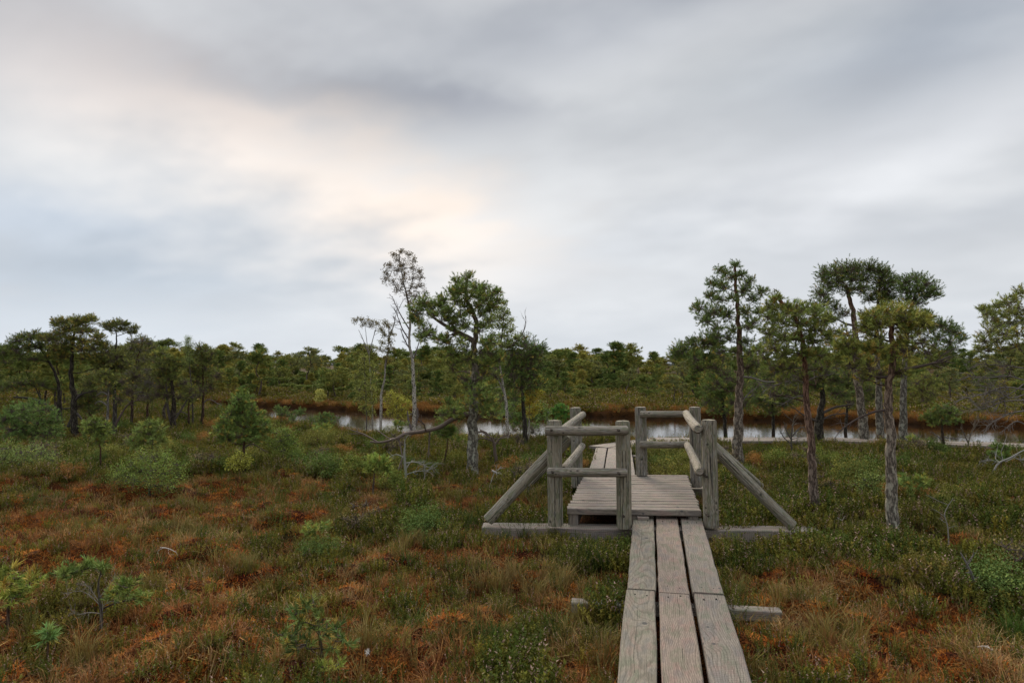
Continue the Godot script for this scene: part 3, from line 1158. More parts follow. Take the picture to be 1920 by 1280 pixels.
		for f in [0.2, 0.8]:
			var c := a.lerp(b, f) - Vector3(0, 0.055, 0)
			board(c - ac * 0.45, c + ac * 0.45, 0.11, 0.12, mats.plank0, t, "sleeper", Color.WHITE, 3, 0.004)


# ---------------------------------------------------------------- plants

var tufts := []      # pine needle tufts: [vertices, normals]
var tufts_far := []
var leaves := []     # small broad leaves on a twig end
var leaves_far := []
var leaves_small := []
var leaves_birch := []


func make_templates() -> void:
	rng.seed = 55
	for k in 4:
		tufts.append(needle_tuft(24, 0.065, 0.052, 0.0034))
		tufts_far.append(needle_tuft(15, 0.12, 0.085, 0.009))
		leaves.append(leaf_bunch(8, 0.17, 0.030))
		leaves_small.append(leaf_bunch(16, 0.10, 0.016))
		leaves_birch.append(leaf_bunch(7, 0.085, 0.027))
		leaves_far.append(leaf_bunch(6, 0.16, 0.07))


func needle_tuft(count: int, axis: float, long: float, wide: float) -> Array:
	var b := Buf.new()
	for k in count:
		var f := pow(rng.randf(), 0.8)
		var a := rng.randf() * TAU
		var o := Vector3(cos(a), 0, sin(a))
		var open := lerpf(1.05, 0.45, f) + rng.randf_range(-0.2, 0.2)
		var dir := (Vector3.UP * cos(open) + o * sin(open)).normalized()
		var p := Vector3(0, axis * (f - 0.55), 0)
		var s := dir.cross(Vector3(rng.randf_range(-1, 1), rng.randf_range(-1, 1), rng.randf_range(-1, 1))).normalized() * wide
		b.tri(p - s, p + s, p + dir * long * rng.randf_range(0.75, 1.15), Color.WHITE)
	return [b.v, b.n]


func leaf_bunch(count: int, span: float, size: float) -> Array:
	var b := Buf.new()
	for k in count:
		var p := Vector3(rng.randf_range(-1, 1), rng.randf_range(-1, 1), rng.randf_range(-1, 1)) * span * 0.5
		var dir := Vector3(rng.randf_range(-1, 1), rng.randf_range(-1.2, 0.6), rng.randf_range(-1, 1)).normalized()
		var s := dir.cross(Vector3(rng.randf_range(-1, 1), rng.randf_range(-1, 1), rng.randf_range(-1, 1))).normalized() * size * 0.36
		var q := p + dir * size * 0.45
		b.tri(p, q + s, p + dir * size, Color.WHITE)
		b.tri(p, p + dir * size, q - s, Color.WHITE)
	return [b.v, b.n]


func aim(dir: Vector3) -> Basis:
	var y := dir.normalized()
	var x := y.cross(Vector3(0.3, 0.13, 0.9)).normalized()
	return Basis(x, y, x.cross(y)) * Basis(Vector3.UP, rng.randf() * TAU)


# one tree. trunk: world points with radii; clumps: [centre, radius, flatness]; everything is kept relative to the base
func grow(called: String, label: String, category: String, trunk: Array, r0: float, r1: float, clumps: Array, o := {}) -> Node3D:
	var base: Vector3 = trunk[0]
	var root := thing(called, label, category, base, o.get("group", ""))
	grow_into(root, base, trunk, r0, r1, clumps, o)
	return root


func grow_into(root: Node3D, base: Vector3, trunk: Array, r0: float, r1: float, clumps: Array, o: Dictionary) -> void:
	var rel := []
	for q: Vector3 in trunk:
		rel.append(q - base)
	rel[0] = rel[0] - Vector3(0, 0.12, 0)
	var line := smooth(rel, 5)
	for k in range(1, line.size() - 1):
		line[k] += Vector3(rng.randf_range(-1, 1), 0, rng.randf_range(-1, 1)) * r0 * 0.14
	var rad := ramp(line.size(), r0, r1, o.get("taper", 0.72))
	rad[0] *= 1.3
	var low: Color = o.get("bark", Color(0.20, 0.19, 0.17))
	var high: Color = o.get("bark2", Color(0.26, 0.13, 0.075))
	var bark: Material = mats.birch if o.get("birch", false) else mats.bark
	var sides: int = o.get("sides", 10)
	var tb := Buf.new()
	tb.tube(line, rad, sides, low, high, true, 0.10, rng)
	var trunk_node: Node3D = root
	if not o.get("merge", false):
		trunk_node = part("trunk", tb.mesh(), bark, root)
	var twig := Buf.new()
	var green := Buf.new()
	var set: Array = o.get("set", tufts)
	var tint: Color = o.get("tint", Color(0.085, 0.115, 0.03))
	var tint2: Color = o.get("tint2", Color(0.15, 0.155, 0.035))
	var warm: float = o.get("warm", 0.3)
	var dens: float = o.get("dens", 1.0)
	var scale: float = o.get("scale", 0.78)
	var tc: Color = o.get("twig", Color(0.10, 0.075, 0.055))
	var lc: Color = o.get("limb", Color(0.15, 0.12, 0.10))
	var n := line.size()
	# limbs grow from the nearest wood that is already there, inner clumps first
	var wood_p := PackedVector3Array()
	var wood_r := PackedFloat32Array()
	for k in range(int(n * o.get("limb_from", 0.28)), n):
		wood_p.append(line[k])
		wood_r.append(rad[k])
	var n_trunk := wood_p.size()
	var order := []
	for c: Array in clumps:
		var near := 1e9
		for q in wood_p:
			near = minf(near, q.distance_to(c[0] - base))
		order.append([near, c])
	order.sort_custom(func(x, y): return x[0] < y[0])
	var open: float = o.get("loose", 1.2)
	for oc: Array in order:
		var c: Array = oc[1]
		var cen: Vector3 = c[0] - base
		var r: float = c[1]
		var flat: float = c[2] if c.size() > 2 else 0.62
		var at := 0
		var best := 1e9
		for k in wood_p.size():
			var dist := wood_p[k].distance_to(cen)
			var e := dist * (0.88 if k < n_trunk else 1.0) + maxf(0.0, wood_p[k].y - cen.y + 0.22 * dist) * 0.9
			if e < best:
				best = e
				at = k
		var a := wood_p[at]
		var span := a.distance_to(cen)
		var limb := PackedVector3Array([a])
		if span > 0.02:
			var mid := a.lerp(cen, 0.45) + Vector3(rng.randf_range(-1, 1), rng.randf_range(-0.9, 0.6), rng.randf_range(-1, 1)) * span * 0.17
			var third := a.lerp(cen, 0.78) + Vector3(rng.randf_range(-1, 1), rng.randf_range(-0.8, 0.9), rng.randf_range(-1, 1)) * span * 0.13
			limb = smooth([a, mid, third, cen], 3)
			var rb: float = minf(wood_r[at] * 0.72, 0.0045 + 0.013 * span) * o.get("limb_fat", 1.0)
			var re := maxf(rb * 0.4, 0.0025)
			var lb := tb if o.get("merge", false) else Buf.new()
			lb.tube(limb, ramp(limb.size(), rb, re), 5, lc.lerp(high, 0.4), lc, false, 0.06, rng)
			if lb != tb:
				part("branch", lb.mesh(), bark if not o.get("birch", false) else mats.bark, trunk_node)
			for k in range(2, limb.size()):
				wood_p.append(limb[k])
				wood_r.append(lerpf(rb, re, float(k) / limb.size()))
		var count := int(ceil((r * r * 1500.0 + 3.0) * dens * o.get("many", 1.0) / (scale * scale)))
		var side := int(limb.size() * 0.6 * o.get("along", 1.0)) if limb.size() > 3 else 0
		for k in count + side:
			var q := Vector3(rng.randfn(), rng.randfn(), rng.randfn()).normalized() * pow(rng.randf(), 0.42)
			q = Vector3(q.x, q.y * flat, q.z) * r * rng.randf_range(0.8, 1.3) * open
			var tip := cen + q
			var from := limb[limb.size() - 1 - rng.randi_range(0, mini(limb.size() - 1, 4))]
			if k >= count:
				from = limb[rng.randi_range(limb.size() / 3, limb.size() - 1)]
				tip = from + Vector3(rng.randfn() * 0.5, absf(rng.randfn()) * 0.5, rng.randfn() * 0.5) * minf(r, 0.12)
			if k % 3 == 0 or from.distance_to(tip) < 0.02:
				from = from.lerp(tip, 0.15)
			if o.get("twigs", true) and (not o.get("birch", false) or rng.randf() < 0.7):
				var kink := from.lerp(tip, 0.55) + Vector3(rng.randf_range(-1, 1), rng.randf_range(-1, 0.3), rng.randf_range(-1, 1)) * r * 0.12
				twig.tube(PackedVector3Array([from, kink, tip]), PackedFloat32Array([0.0040, 0.0028, 0.0018]), 3, lc, tc, false)
			if rng.randf() < (c[3] if c.size() > 3 else o.get("bare", 0.0)):
				continue
			var dir := (q.normalized() + Vector3(0, 0.55, 0) + Vector3(rng.randfn(), rng.randfn(), rng.randfn()) * 0.25)
			var s := scale * rng.randf_range(0.7, 1.25)
			var col := tint.lerp(tint2, rng.randf() * rng.randf() * 1.5)
			if rng.randf() < warm * 0.14:
				col = Color(0.24, 0.17, 0.04)
			var kk := rng.randf_range(0.55, 1.55) * 2.0 * LEAFY
			var tpl: Array = set[rng.randi() % set.size()]
			green.stamp(Transform3D(aim(dir).scaled(Vector3(s, s, s)), tip), tpl[0], tpl[1], Color(col.r * kk, col.g * kk, col.b * kk))
	if o.get("merge", false):
		part("trunk", tb.mesh(), bark, root)
	if twig.v.size():
		part("twigs", twig.mesh(), mats.twig, root, "stuff")
	if green.v.size():
		part("crown", green.mesh(false), mats.leaf if o.get("leafy", false) else mats.needle, root, "stuff")
	# dead limbs: bare, forking
	for dl: Array in o.get("dead", []):
		dead_limb(trunk_node, base, dl, o.get("dead_col", Color(0.16, 0.145, 0.13)))


func dead_limb(root: Node3D, base: Vector3, dl: Array, col: Color, called := "dead_branch") -> MeshInstance3D:
	# dl: [points (world), thickness, twigs]
	var rel := []
	for q: Vector3 in dl[0]:
		rel.append(q - base)
	var line := smooth(rel, 4)
	var b := Buf.new()
	var r: float = dl[1]
	b.tube(line, ramp(line.size(), r, r * 0.3), 6, col, col, true, 0.08, rng)
	var total: float = line[0].distance_to(line[line.size() - 1])
	for k in int(dl[2]):
		var at := rng.randi_range(line.size() / 4, line.size() - 2)
		var dir := (line[at + 1] - line[at]).normalized()
		var sp := (dir * 0.7 + Vector3(rng.randf_range(-1, 1), rng.randf_range(-0.8, 0.9), rng.randf_range(-1, 1)) * 0.9).normalized()
		var L := total * rng.randf_range(0.12, 0.38)
		var e := line[at] + sp * L
		var m := line[at].lerp(e, 0.5) + Vector3(rng.randf_range(-1, 1), rng.randf_range(-1, 1), rng.randf_range(-1, 1)) * L * 0.16
		b.tube(PackedVector3Array([line[at], m, e]), PackedFloat32Array([r * 0.35, r * 0.26, r * 0.12]), 4, col, col, false)
		for j in 2:
			var e2 := m.lerp(e, rng.randf()) + (sp + Vector3(rng.randf_range(-1, 1), rng.randf_range(-1, 1), rng.randf_range(-1, 1)) * 0.9) * L * 0.35
			b.tube(PackedVector3Array([m.lerp(e, 0.3 * j), e2]), PackedFloat32Array([r * 0.18, r * 0.08]), 3, col, col, false)
	return part(called, b.mesh(), mats.twig, root)


func px_points(line: Array, depth: float) -> Array:
	var out := []
	for q: Array in line:
		out.append(pt(q[0], q[1], depth + (q[2] if q.size() > 2 else 0.0)))
	return out


# a tree read from the photograph: trunk in pixels, its base on the ground, clumps in pixels with their depth spread over the crown
func px_tree(called: String, label: String, category: String, line: Array, w0: float, clumps: Array, o := {}) -> Node3D:
	var foot := gpt(line[0][0], line[0][1], 0.03)
	var depth: float = o.get("depth", -foot.z)
	var trunk := px_points(line, depth)
	trunk[0].y = gh(trunk[0].x, trunk[0].z)
	var r0 := w0 * depth / FOCAL * 0.5
	var lo := 1e9
	var hi := -1e9
	for c: Array in clumps:
		lo = minf(lo, c[0])
		hi = maxf(hi, c[0])
	var spread: float = (hi - lo) * 0.5 * depth / FOCAL * o.get("deep", 0.75)
	var list := []
	for c: Array in clumps:
		var r: float = c[2] * depth / FOCAL * 1.16
		var mid_x := (lo + hi) * 0.5
		var f := 1.0 - absf(c[0] - mid_x) / maxf((hi - lo) * 0.5, 1.0)
		var dz := rng.randf_range(-1, 1) * spread * (0.35 + 0.65 * sqrt(clampf(f, 0, 1)))
		r *= rng.randf_range(0.8, 1.25)
		list.append([pt(c[0], c[1], depth + dz), r, c[3] if c.size() > 3 else o.get("flat", 0.82)])
		if o.get("double", true):
			var dz2 := -dz + rng.randf_range(-0.3, 0.3) * spread
			list.append([pt(c[0] + rng.randf_range(-0.4, 0.4) * c[2], c[1] + rng.randf_range(-0.3, 0.3) * c[2], depth + dz2), r * 0.8, o.get("flat", 0.82)])
	for c: Array in o.get("haze", []):
		# thin, half-bare growth below the crown
		list.append([pt(c[0], c[1], depth + rng.randf_range(-1, 1) * spread * 0.8), c[2] * depth / FOCAL * 1.3, 0.8, 0.62])
		list.append([pt(c[0] + rng.randf_range(-8, 8), c[1] + rng.randf_range(-6, 6), depth + rng.randf_range(-1, 1) * spread * 0.8), c[2] * depth / FOCAL, 0.7, 0.62])
	var oo := o.duplicate()
	var dead := []
	for dl: Array in o.get("dead", []):
		dead.append([px_points(dl[0], depth), dl[1] * depth / FOCAL * 0.5, dl[2]])
	oo.dead = dead
	return grow(called, label, category, trunk, r0, maxf(r0 * o.get("tip", 0.16), 0.004), list, oo)


const REDDISH := Color(0.27, 0.13, 0.08)
const GREYBARK := Color(0.29, 0.29, 0.26)
const DARKBARK := Color(0.085, 0.075, 0.065)


func build_pines() -> void:
	rng.seed = 300
	px_tree("pine_tree", "tall slender pine with open conical crown beside the platform", "pine tree", [[1387, 872], [1383, 830], [1385, 760], [1388, 690], [1386, 630], [1382, 560], [1378, 498]], 24,
		[[1379, 497, 8], [1361, 510, 9], [1348, 506, 7], [1391, 516, 9], [1372, 520, 9], [1409, 528, 10], [1339, 530, 10], [1356, 537, 11], [1395, 545, 11], [1429, 545, 9], [1331, 555, 11], [1350, 562, 12], [1375, 558, 10], [1413, 560, 11], [1312, 578, 11], [1334, 585, 14], [1362, 590, 12], [1400, 585, 11], [1424, 585, 10], [1320, 600, 12], [1345, 612, 13], [1412, 606, 10], [1375, 618, 9],
		[1278, 656, 15, 0.5], [1268, 664, 12, 0.5], [1298, 640, 14, 0.55], [1300, 665, 18, 0.5], [1325, 642, 18, 0.6], [1325, 668, 17, 0.5], [1345, 632, 13], [1350, 660, 14], [1400, 640, 12], [1425, 655, 12], [1440, 640, 8]],
		{"haze": [[1340, 690, 14], [1360, 702, 13], [1400, 690, 13], [1420, 682, 13], [1405, 615, 10], [1365, 632, 12], [1310, 690, 12], [1345, 720, 12], [1410, 660, 12]], "bark": Color(0.30, 0.29, 0.26), "bark2": Color(0.24, 0.12, 0.07), "tint": Color(0.065, 0.10, 0.03), "tint2": Color(0.12, 0.14, 0.035), "dens": 1.0, "deep": 0.6, "dead": [[[[1386, 706], [1410, 708], [1440, 716], [1478, 712]], 5, 5], [[[1384, 762], [1402, 740], [1418, 728]], 4, 4]]})
	px_tree("pine_tree", "reddish-stemmed young pine standing in heather near the platform brace", "pine tree", [[1528, 978], [1526, 930], [1523, 870], [1521, 820], [1514, 765], [1510, 707], [1506, 650], [1494, 600], [1462, 562]], 18,
		[[1459, 560, 11], [1446, 578, 12], [1466, 580, 15], [1440, 598, 16], [1470, 605, 18], [1490, 583, 16], [1512, 578, 15], [1532, 584, 16], [1550, 598, 15], [1500, 605, 18], [1530, 612, 18], [1440, 625, 17], [1465, 635, 18], [1495, 635, 18], [1525, 640, 17], [1552, 628, 15], [1445, 655, 16], [1472, 662, 15], [1506, 665, 14], [1538, 665, 13]],
		{"haze": [[1450, 690, 16], [1480, 690, 16], [1540, 690, 14], [1560, 672, 13], [1470, 715, 15], [1500, 705, 13], [1540, 712, 13], [1450, 740, 12], [1490, 735, 12], [1425, 660, 12], [1570, 645, 12]], "bark": Color(0.23, 0.21, 0.19), "bark2": Color(0.32, 0.14, 0.08), "tint": Color(0.10, 0.13, 0.035), "tint2": Color(0.17, 0.17, 0.045), "dens": 1.0, "tip": 0.35, "limb_from": 0.45, "dead": [[[[1512, 720], [1490, 712], [1455, 722], [1430, 735]], 2.6, 26], [[[1512, 715], [1535, 705], [1560, 702]], 2.6, 20], [[[1515, 740], [1490, 745], [1465, 760]], 2.2, 22], [[[1509, 690], [1480, 690], [1450, 700]], 2.6, 26], [[[1510, 700], [1545, 690], [1575, 690]], 2.4, 24]]})
	px_tree("pine_tree", "flat-topped old pine with broad rounded crown behind the lichened pine", "pine tree", [[1621, 832], [1619, 800], [1614, 756], [1607, 705], [1605, 640], [1601, 590], [1592, 555], [1588, 535]], 19,
		[[1543, 524, 14], [1552, 512, 13], [1568, 508, 15], [1588, 505, 16], [1608, 502, 16], [1630, 505, 15], [1575, 525, 15], [1600, 522, 15], [1556, 535, 13], [1622, 522, 14], [1540, 548, 13], [1548, 565, 14], [1566, 575, 12], [1534, 575, 11], [1590, 545, 11], [1618, 540, 13], [1530, 600, 10]],
		{"haze": [[1560, 595, 13], [1580, 590, 12], [1570, 620, 13], [1590, 640, 12], [1560, 642, 13], [1630, 590, 13], [1625, 620, 12], [1585, 665, 12]], "bark": GREYBARK, "bark2": Color(0.25, 0.14, 0.09), "tint": Color(0.06, 0.09, 0.025), "tint2": Color(0.105, 0.125, 0.035), "dens": 0.8, "limb_from": 0.55, "tip": 0.3, "dead": [[[[1604, 610], [1585, 606], [1560, 592]], 6, 3]]})
	px_tree("pine_tree", "straight grey pine sharing the rounded crown of its flat-topped neighbour", "pine tree", [[1652, 832], [1650, 790], [1648, 730], [1646, 670], [1645, 610], [1648, 560], [1652, 535]], 17,
		[[1648, 508, 14], [1663, 516, 14], [1674, 530, 13], [1650, 530, 15], [1665, 545, 14], [1640, 550, 13], [1655, 562, 13], [1630, 560, 11], [1672, 560, 9]],
		{"bark": GREYBARK, "bark2": Color(0.20, 0.15, 0.12), "tint": Color(0.06, 0.09, 0.025), "tint2": Color(0.105, 0.125, 0.035), "dens": 0.8, "limb_from": 0.55})
	px_tree("pine_tree", "dark pine with a compact head and one long low bough", "pine tree", [[1694, 838], [1695, 790], [1695, 722], [1698, 655], [1703, 605], [1712, 570], [1718, 545]], 17,
		[[1700, 527, 12], [1718, 522, 13], [1735, 530, 14], [1752, 540, 12], [1760, 552, 7], [1705, 545, 13], [1725, 546, 14], [1742, 556, 11], [1700, 562, 11], [1718, 566, 11], [1692, 540, 10],
		[1748, 612, 14], [1765, 608, 13], [1780, 618, 14], [1798, 625, 13], [1806, 636, 10], [1760, 632, 14], [1780, 642, 14], [1752, 648, 10], [1770, 660, 10], [1790, 655, 10]],
		{"haze": [[1720, 585, 13], [1735, 592, 11], [1720, 620, 13], [1700, 600, 12], [1728, 642, 13], [1745, 672, 11], [1710, 660, 12]], "bark": GREYBARK, "bark2": Color(0.16, 0.12, 0.10), "tint": Color(0.06, 0.095, 0.028), "tint2": Color(0.11, 0.14, 0.035), "dens": 0.8, "limb_from": 0.5})
	px_tree("pine_tree", "lichen-spotted crooked pine with yellowish spreading crown in the heather", "pine tree", [[1675, 1008], [1673, 950], [1671, 880], [1671, 806], [1665, 760], [1667, 722], [1675, 672], [1672, 625], [1668, 590]], 25,
		[[1628, 598, 15, 0.5], [1645, 590, 15, 0.55], [1662, 583, 15], [1682, 586, 16], [1700, 594, 15], [1720, 600, 14], [1740, 594, 12], [1650, 608, 16, 0.5], [1675, 606, 18, 0.5], [1700, 612, 15, 0.5], [1630, 615, 13, 0.5], [1735, 610, 10],
		[1575, 652, 12, 0.5], [1590, 645, 14, 0.5], [1608, 650, 15, 0.5], [1600, 665, 14, 0.5], [1630, 656, 15, 0.5], [1650, 650, 14, 0.5], [1660, 665, 12, 0.5], [1572, 668, 10, 0.5], [1690, 640, 9]],
		{"haze": [[1600, 690, 14], [1630, 690, 15], [1650, 700, 14], [1700, 660, 15], [1720, 650, 14], [1742, 660, 13], [1620, 712, 12], [1690, 698, 12], [1640, 636, 13], [1700, 628, 13], [1590, 625, 12]], "bark": Color(0.36, 0.36, 0.32), "bark2": Color(0.26, 0.13, 0.08), "tint": Color(0.10, 0.125, 0.032), "tint2": Color(0.18, 0.17, 0.04), "warm": 0.9, "dens": 1.05, "limb_from": 0.45, "tip": 0.3,
		"dead_col": Color(0.09, 0.07, 0.06), "dead": [[[[1676, 700], [1710, 690], [1745, 682], [1782, 668]], 8, 5], [[[1672, 706], [1640, 706], [1605, 690]], 6, 5], [[[1664, 768], [1640, 772], [1610, 784], [1585, 800], [1572, 812]], 5, 7], [[[1668, 640], [1640, 630], [1610, 620]], 5, 6], [[[1672, 650], [1710, 642], [1745, 645]], 5, 6]]})
	px_tree("pine_tree", "wiry pine with thin upswept twigs and grey dead lower boughs", "pine tree", [[1958, 940], [1950, 860], [1944, 780], [1938, 700], [1936, 630], [1938, 570], [1942, 540]], 20,
		[[1848, 588, 8], [1842, 578, 6], [1858, 582, 9], [1870, 572, 9], [1862, 600, 11], [1880, 590, 11], [1890, 568, 10], [1905, 560, 11], [1920, 548, 11], [1935, 545, 12], [1895, 585, 11], [1912, 580, 11], [1855, 620, 12], [1875, 612, 12], [1895, 605, 12], [1915, 600, 13], [1845, 638, 12], [1866, 640, 12], [1888, 630, 13], [1908, 626, 13], [1835, 652, 10], [1852, 658, 10], [1880, 655, 12], [1905, 650, 12], [1935, 590, 13], [1940, 630, 14]],
		{"bark": GREYBARK, "bark2": Color(0.20, 0.13, 0.09), "tint": Color(0.11, 0.135, 0.04), "tint2": Color(0.19, 0.185, 0.05), "dens": 0.75, "bare": 0.25, "limb_from": 0.5, "limb": Color(0.22, 0.19, 0.165),
		"dead": [[[[1919, 712], [1890, 705], [1850, 708], [1815, 703]], 3.4, 34], [[[1920, 730], [1880, 726], [1840, 740], [1800, 748]], 3.4, 38], [[[1921, 750], [1885, 752], [1850, 765], [1820, 770]], 3, 36], [[[1921, 770], [1895, 775], [1865, 790], [1850, 800]], 3, 28], [[[1922, 795], [1905, 790], [1885, 805], [1875, 812]], 2.6, 18], [[[1919, 690], [1880, 685], [1830, 682]], 3, 34], [[[1920, 740], [1895, 745], [1860, 728], [1825, 722]], 2.6, 34], [[[1920, 720], [1900, 735], [1870, 750], [1840, 758]], 2.6, 34]]})
	px_tree("pine_tree", "dark gnarled pine with twisted low arms behind the reddish-stemmed pine", "pine tree", [[1535, 836], [1536, 800], [1540, 775], [1543, 740], [1538, 705], [1530, 675]], 22,
		[[1490, 715, 16, 0.5], [1515, 705, 18, 0.5], [1540, 700, 16, 0.5], [1565, 712, 16, 0.5], [1500, 735, 15, 0.5], [1575, 735, 14, 0.5], [1530, 725, 16, 0.5], [1475, 740, 12, 0.5], [1550, 690, 14], [1515, 690, 14]],
		{"bark": DARKBARK, "bark2": DARKBARK, "tint": Color(0.05, 0.075, 0.022), "tint2": Color(0.085, 0.10, 0.03), "dens": 0.9, "dead_col": Color(0.08, 0.07, 0.06), "dead": [[[[1541, 775], [1565, 764], [1585, 760], [1600, 757]], 6, 5], [[[1538, 790], [1560, 778], [1590, 775]], 4, 5], [[[1534, 790], [1510, 780], [1490, 765]], 5, 5]]})
	px_tree("pine_tree", "small umbrella-crowned pine beside the bank boardwalk", "pine tree", [[1769, 852], [1769, 825], [1767, 800], [1765, 780], [1764, 768]], 8,
		[[1742, 782, 9, 0.5], [1755, 772, 10, 0.5], [1770, 766, 10, 0.5], [1785, 775, 10, 0.5], [1795, 788, 8, 0.5], [1750, 793, 8, 0.5], [1778, 790, 9, 0.5], [1764, 784, 9, 0.5]],
		{"bark": DARKBARK, "bark2": Color(0.15, 0.10, 0.07), "tint": Color(0.07, 0.105, 0.03), "tint2": Color(0.12, 0.14, 0.035), "dead": [[[[1769, 818], [1785, 822], [1805, 820]], 3, 6], [[[1769, 825], [1755, 815], [1745, 810]], 3, 4]]})
	px_tree("pine_tree", "bushy green pine behind the slender conical pine", "pine tree", [[1362, 838], [1360, 800], [1356, 760], [1352, 720], [1350, 692]], 10,
		[[1350, 695, 14], [1335, 705, 14], [1362, 708, 15], [1345, 720, 16], [1328, 728, 14], [1370, 728, 15], [1350, 742, 16], [1330, 752, 14], [1374, 752, 13], [1345, 765, 14], [1365, 772, 12], [1395, 720, 12], [1412, 735, 12], [1400, 755, 12], [1430, 750, 12], [1420, 720, 12]],
		{"bark": DARKBARK, "bark2": DARKBARK, "tint": Color(0.065, 0.10, 0.028), "tint2": Color(0.12, 0.15, 0.035), "dens": 0.85, "depth": 16.5})
	px_tree("pine_tree", "bushy dark pine on the bank between the slender and reddish pines", "pine tree", [[1452, 842], [1451, 810], [1450, 775], [1448, 740], [1447, 705]], 9,
		[[1447, 700, 13], [1432, 708, 13], [1462, 712, 13], [1445, 722, 15], [1425, 732, 13], [1470, 732, 13], [1450, 744, 15], [1430, 756, 13], [1468, 758, 13], [1448, 770, 12], [1415, 748, 10], [1482, 750, 10]],
		{"bark": DARKBARK, "bark2": DARKBARK, "tint": Color(0.06, 0.085, 0.026), "tint2": Color(0.11, 0.13, 0.034), "dens": 0.85, "depth": 17.5})
	px_tree("pine_tree", "low spreading pine behind the three grey trunks", "pine tree", [[1585, 838], [1586, 810], [1588, 780], [1590, 745], [1590, 715]], 9,
		[[1590, 706, 13], [1572, 714, 13], [1608, 716, 13], [1588, 728, 14], [1565, 738, 12], [1612, 740, 13], [1590, 752, 13], [1628, 728, 11], [1640, 742, 10], [1560, 722, 10], [1625, 752, 10]],
		{"bark": DARKBARK, "bark2": DARKBARK, "tint": Color(0.065, 0.09, 0.026), "tint2": Color(0.12, 0.135, 0.034), "dens": 0.8, "depth": 18.0})
	px_tree("pine_tree", "olive bushy pine behind the long low bough", "pine tree", [[1730, 800], [1731, 775], [1730, 745], [1732, 715]], 7,
		[[1732, 708, 11], [1718, 716, 11], [1746, 718, 11], [1730, 730, 12], [1712, 738, 10], [1750, 738, 11], [1735, 750, 11], [1765, 728, 9]],
		{"bark": DARKBARK, "tint": Color(0.10, 0.12, 0.032), "tint2": Color(0.17, 0.17, 0.04), "dens": 0.8, "depth": 23.5})
	# centre group
	px_tree("pine_tree", "crooked forked pine with lichened trunk and long drooping low bough", "pine tree", [[887, 893], [885, 853], [886, 799], [888, 756], [886, 720], [890, 692], [888, 663], [891, 632], [893, 602], [884, 580], [874, 555], [876, 522]], 24,
		[[857, 528, 9], [875, 520, 9], [868, 540, 12], [845, 548, 10], [893, 537, 10], [908, 541, 10], [925, 550, 10], [934, 548, 6], [885, 555, 12], [855, 562, 11], [910, 560, 10], [843, 582, 10], [870, 575, 10], [897, 575, 10], [838, 596, 9], [860, 592, 9], [905, 590, 8], [922, 572, 8],
		[793, 568, 13], [778, 583, 10], [774, 598, 10], [787, 606, 10], [806, 575, 11], [822, 572, 11], [812, 590, 10], [799, 622, 12], [790, 632, 9], [830, 585, 9], [836, 640, 13], [822, 635, 9], [846, 660, 13], [860, 676, 12], [878, 668, 11], [850, 620, 8],
		[922, 662, 13], [935, 672, 12], [910, 680, 11],
		[858, 545, 10], [900, 552, 10], [880, 585, 10], [915, 580, 10], [850, 605, 9], [870, 610, 9], [905, 610, 9], [920, 600, 9], [935, 565, 8], [830, 560, 8], [868, 640, 9], [905, 640, 10], [920, 640, 9],
		[890, 738, 16], [880, 728, 11], [902, 730, 12], [868, 762, 12], [848, 768, 13], [832, 775, 12], [860, 780, 10], [905, 765, 12], [925, 775, 11], [918, 750, 11], [840, 752, 8]],
		{"haze": [[870, 655, 12], [905, 660, 12], [850, 690, 12], [910, 700, 12], [870, 710, 12], [930, 705, 11], [900, 620, 11]], "bark": Color(0.33, 0.34, 0.30), "bark2": Color(0.19, 0.13, 0.09), "tint": Color(0.08, 0.12, 0.032), "tint2": Color(0.17, 0.19, 0.05), "warm": 0.5, "dens": 1.0, "tip": 0.2, "limb_from": 0.3, "deep": 0.5,
		"dead_col": Color(0.13, 0.105, 0.09), "dead": [[[[887, 776], [868, 778], [845, 788], [821, 802], [790, 809], [760, 813], [742, 822], [715, 829], [694, 828]], 10, 7], [[[889, 640], [868, 628], [845, 616], [822, 602], [800, 586]], 12, 4], [[[888, 700], [900, 688], [908, 686], [918, 686]], 7, 1], [[[893, 690], [897, 700], [896, 712], [888, 728]], 5, 1], [[[889, 795], [902, 778], [916, 762]], 5, 4], [[[889, 812], [905, 810], [925, 822], [950, 820]], 4, 7], [[[884, 700], [868, 696], [856, 698]], 4, 3]]})
	px_tree("pine_tree", "dark bushy pine behind the forked pine, leaning over the bank", "pine tree", [[985, 842], [984, 800], [980, 750], [978, 700], [980, 660]], 12,
		[[952, 648, 12], [968, 642, 12], [985, 648, 14], [1000, 652, 13], [1013, 660, 9], [1016, 652, 6], [960, 665, 15], [980, 668, 16], [1000, 672, 15], [945, 680, 12], [968, 688, 14], [990, 690, 13], [1010, 684, 11], [950, 700, 10], [938, 662, 10], [985, 632, 8], [962, 705, 13], [985, 708, 13], [1005, 702, 11], [950, 722, 12], [975, 726, 13], [998, 724, 12], [940, 745, 11], [965, 748, 12], [1015, 720, 9], [930, 690, 11]],
		{"bark": DARKBARK, "bark2": DARKBARK, "tint": Color(0.06, 0.095, 0.028), "tint2": Color(0.11, 0.14, 0.035), "dens": 0.6, "loose": 1.5, "depth": 13.0})
	px_tree("pine_sapling", "bright tufted pine sapling beside the back corner post", "sapling", [[1050, 860], [1051, 820], [1052, 775]], 5, [[1048, 765, 7], [1058, 768, 7], [1042, 772, 6], [1052, 780, 7], [1062, 782, 5], [1044, 790, 6], [1056, 796, 6]], {"tint": Color(0.06, 0.13, 0.03), "tint2": Color(0.10, 0.18, 0.04), "dens": 1.4})
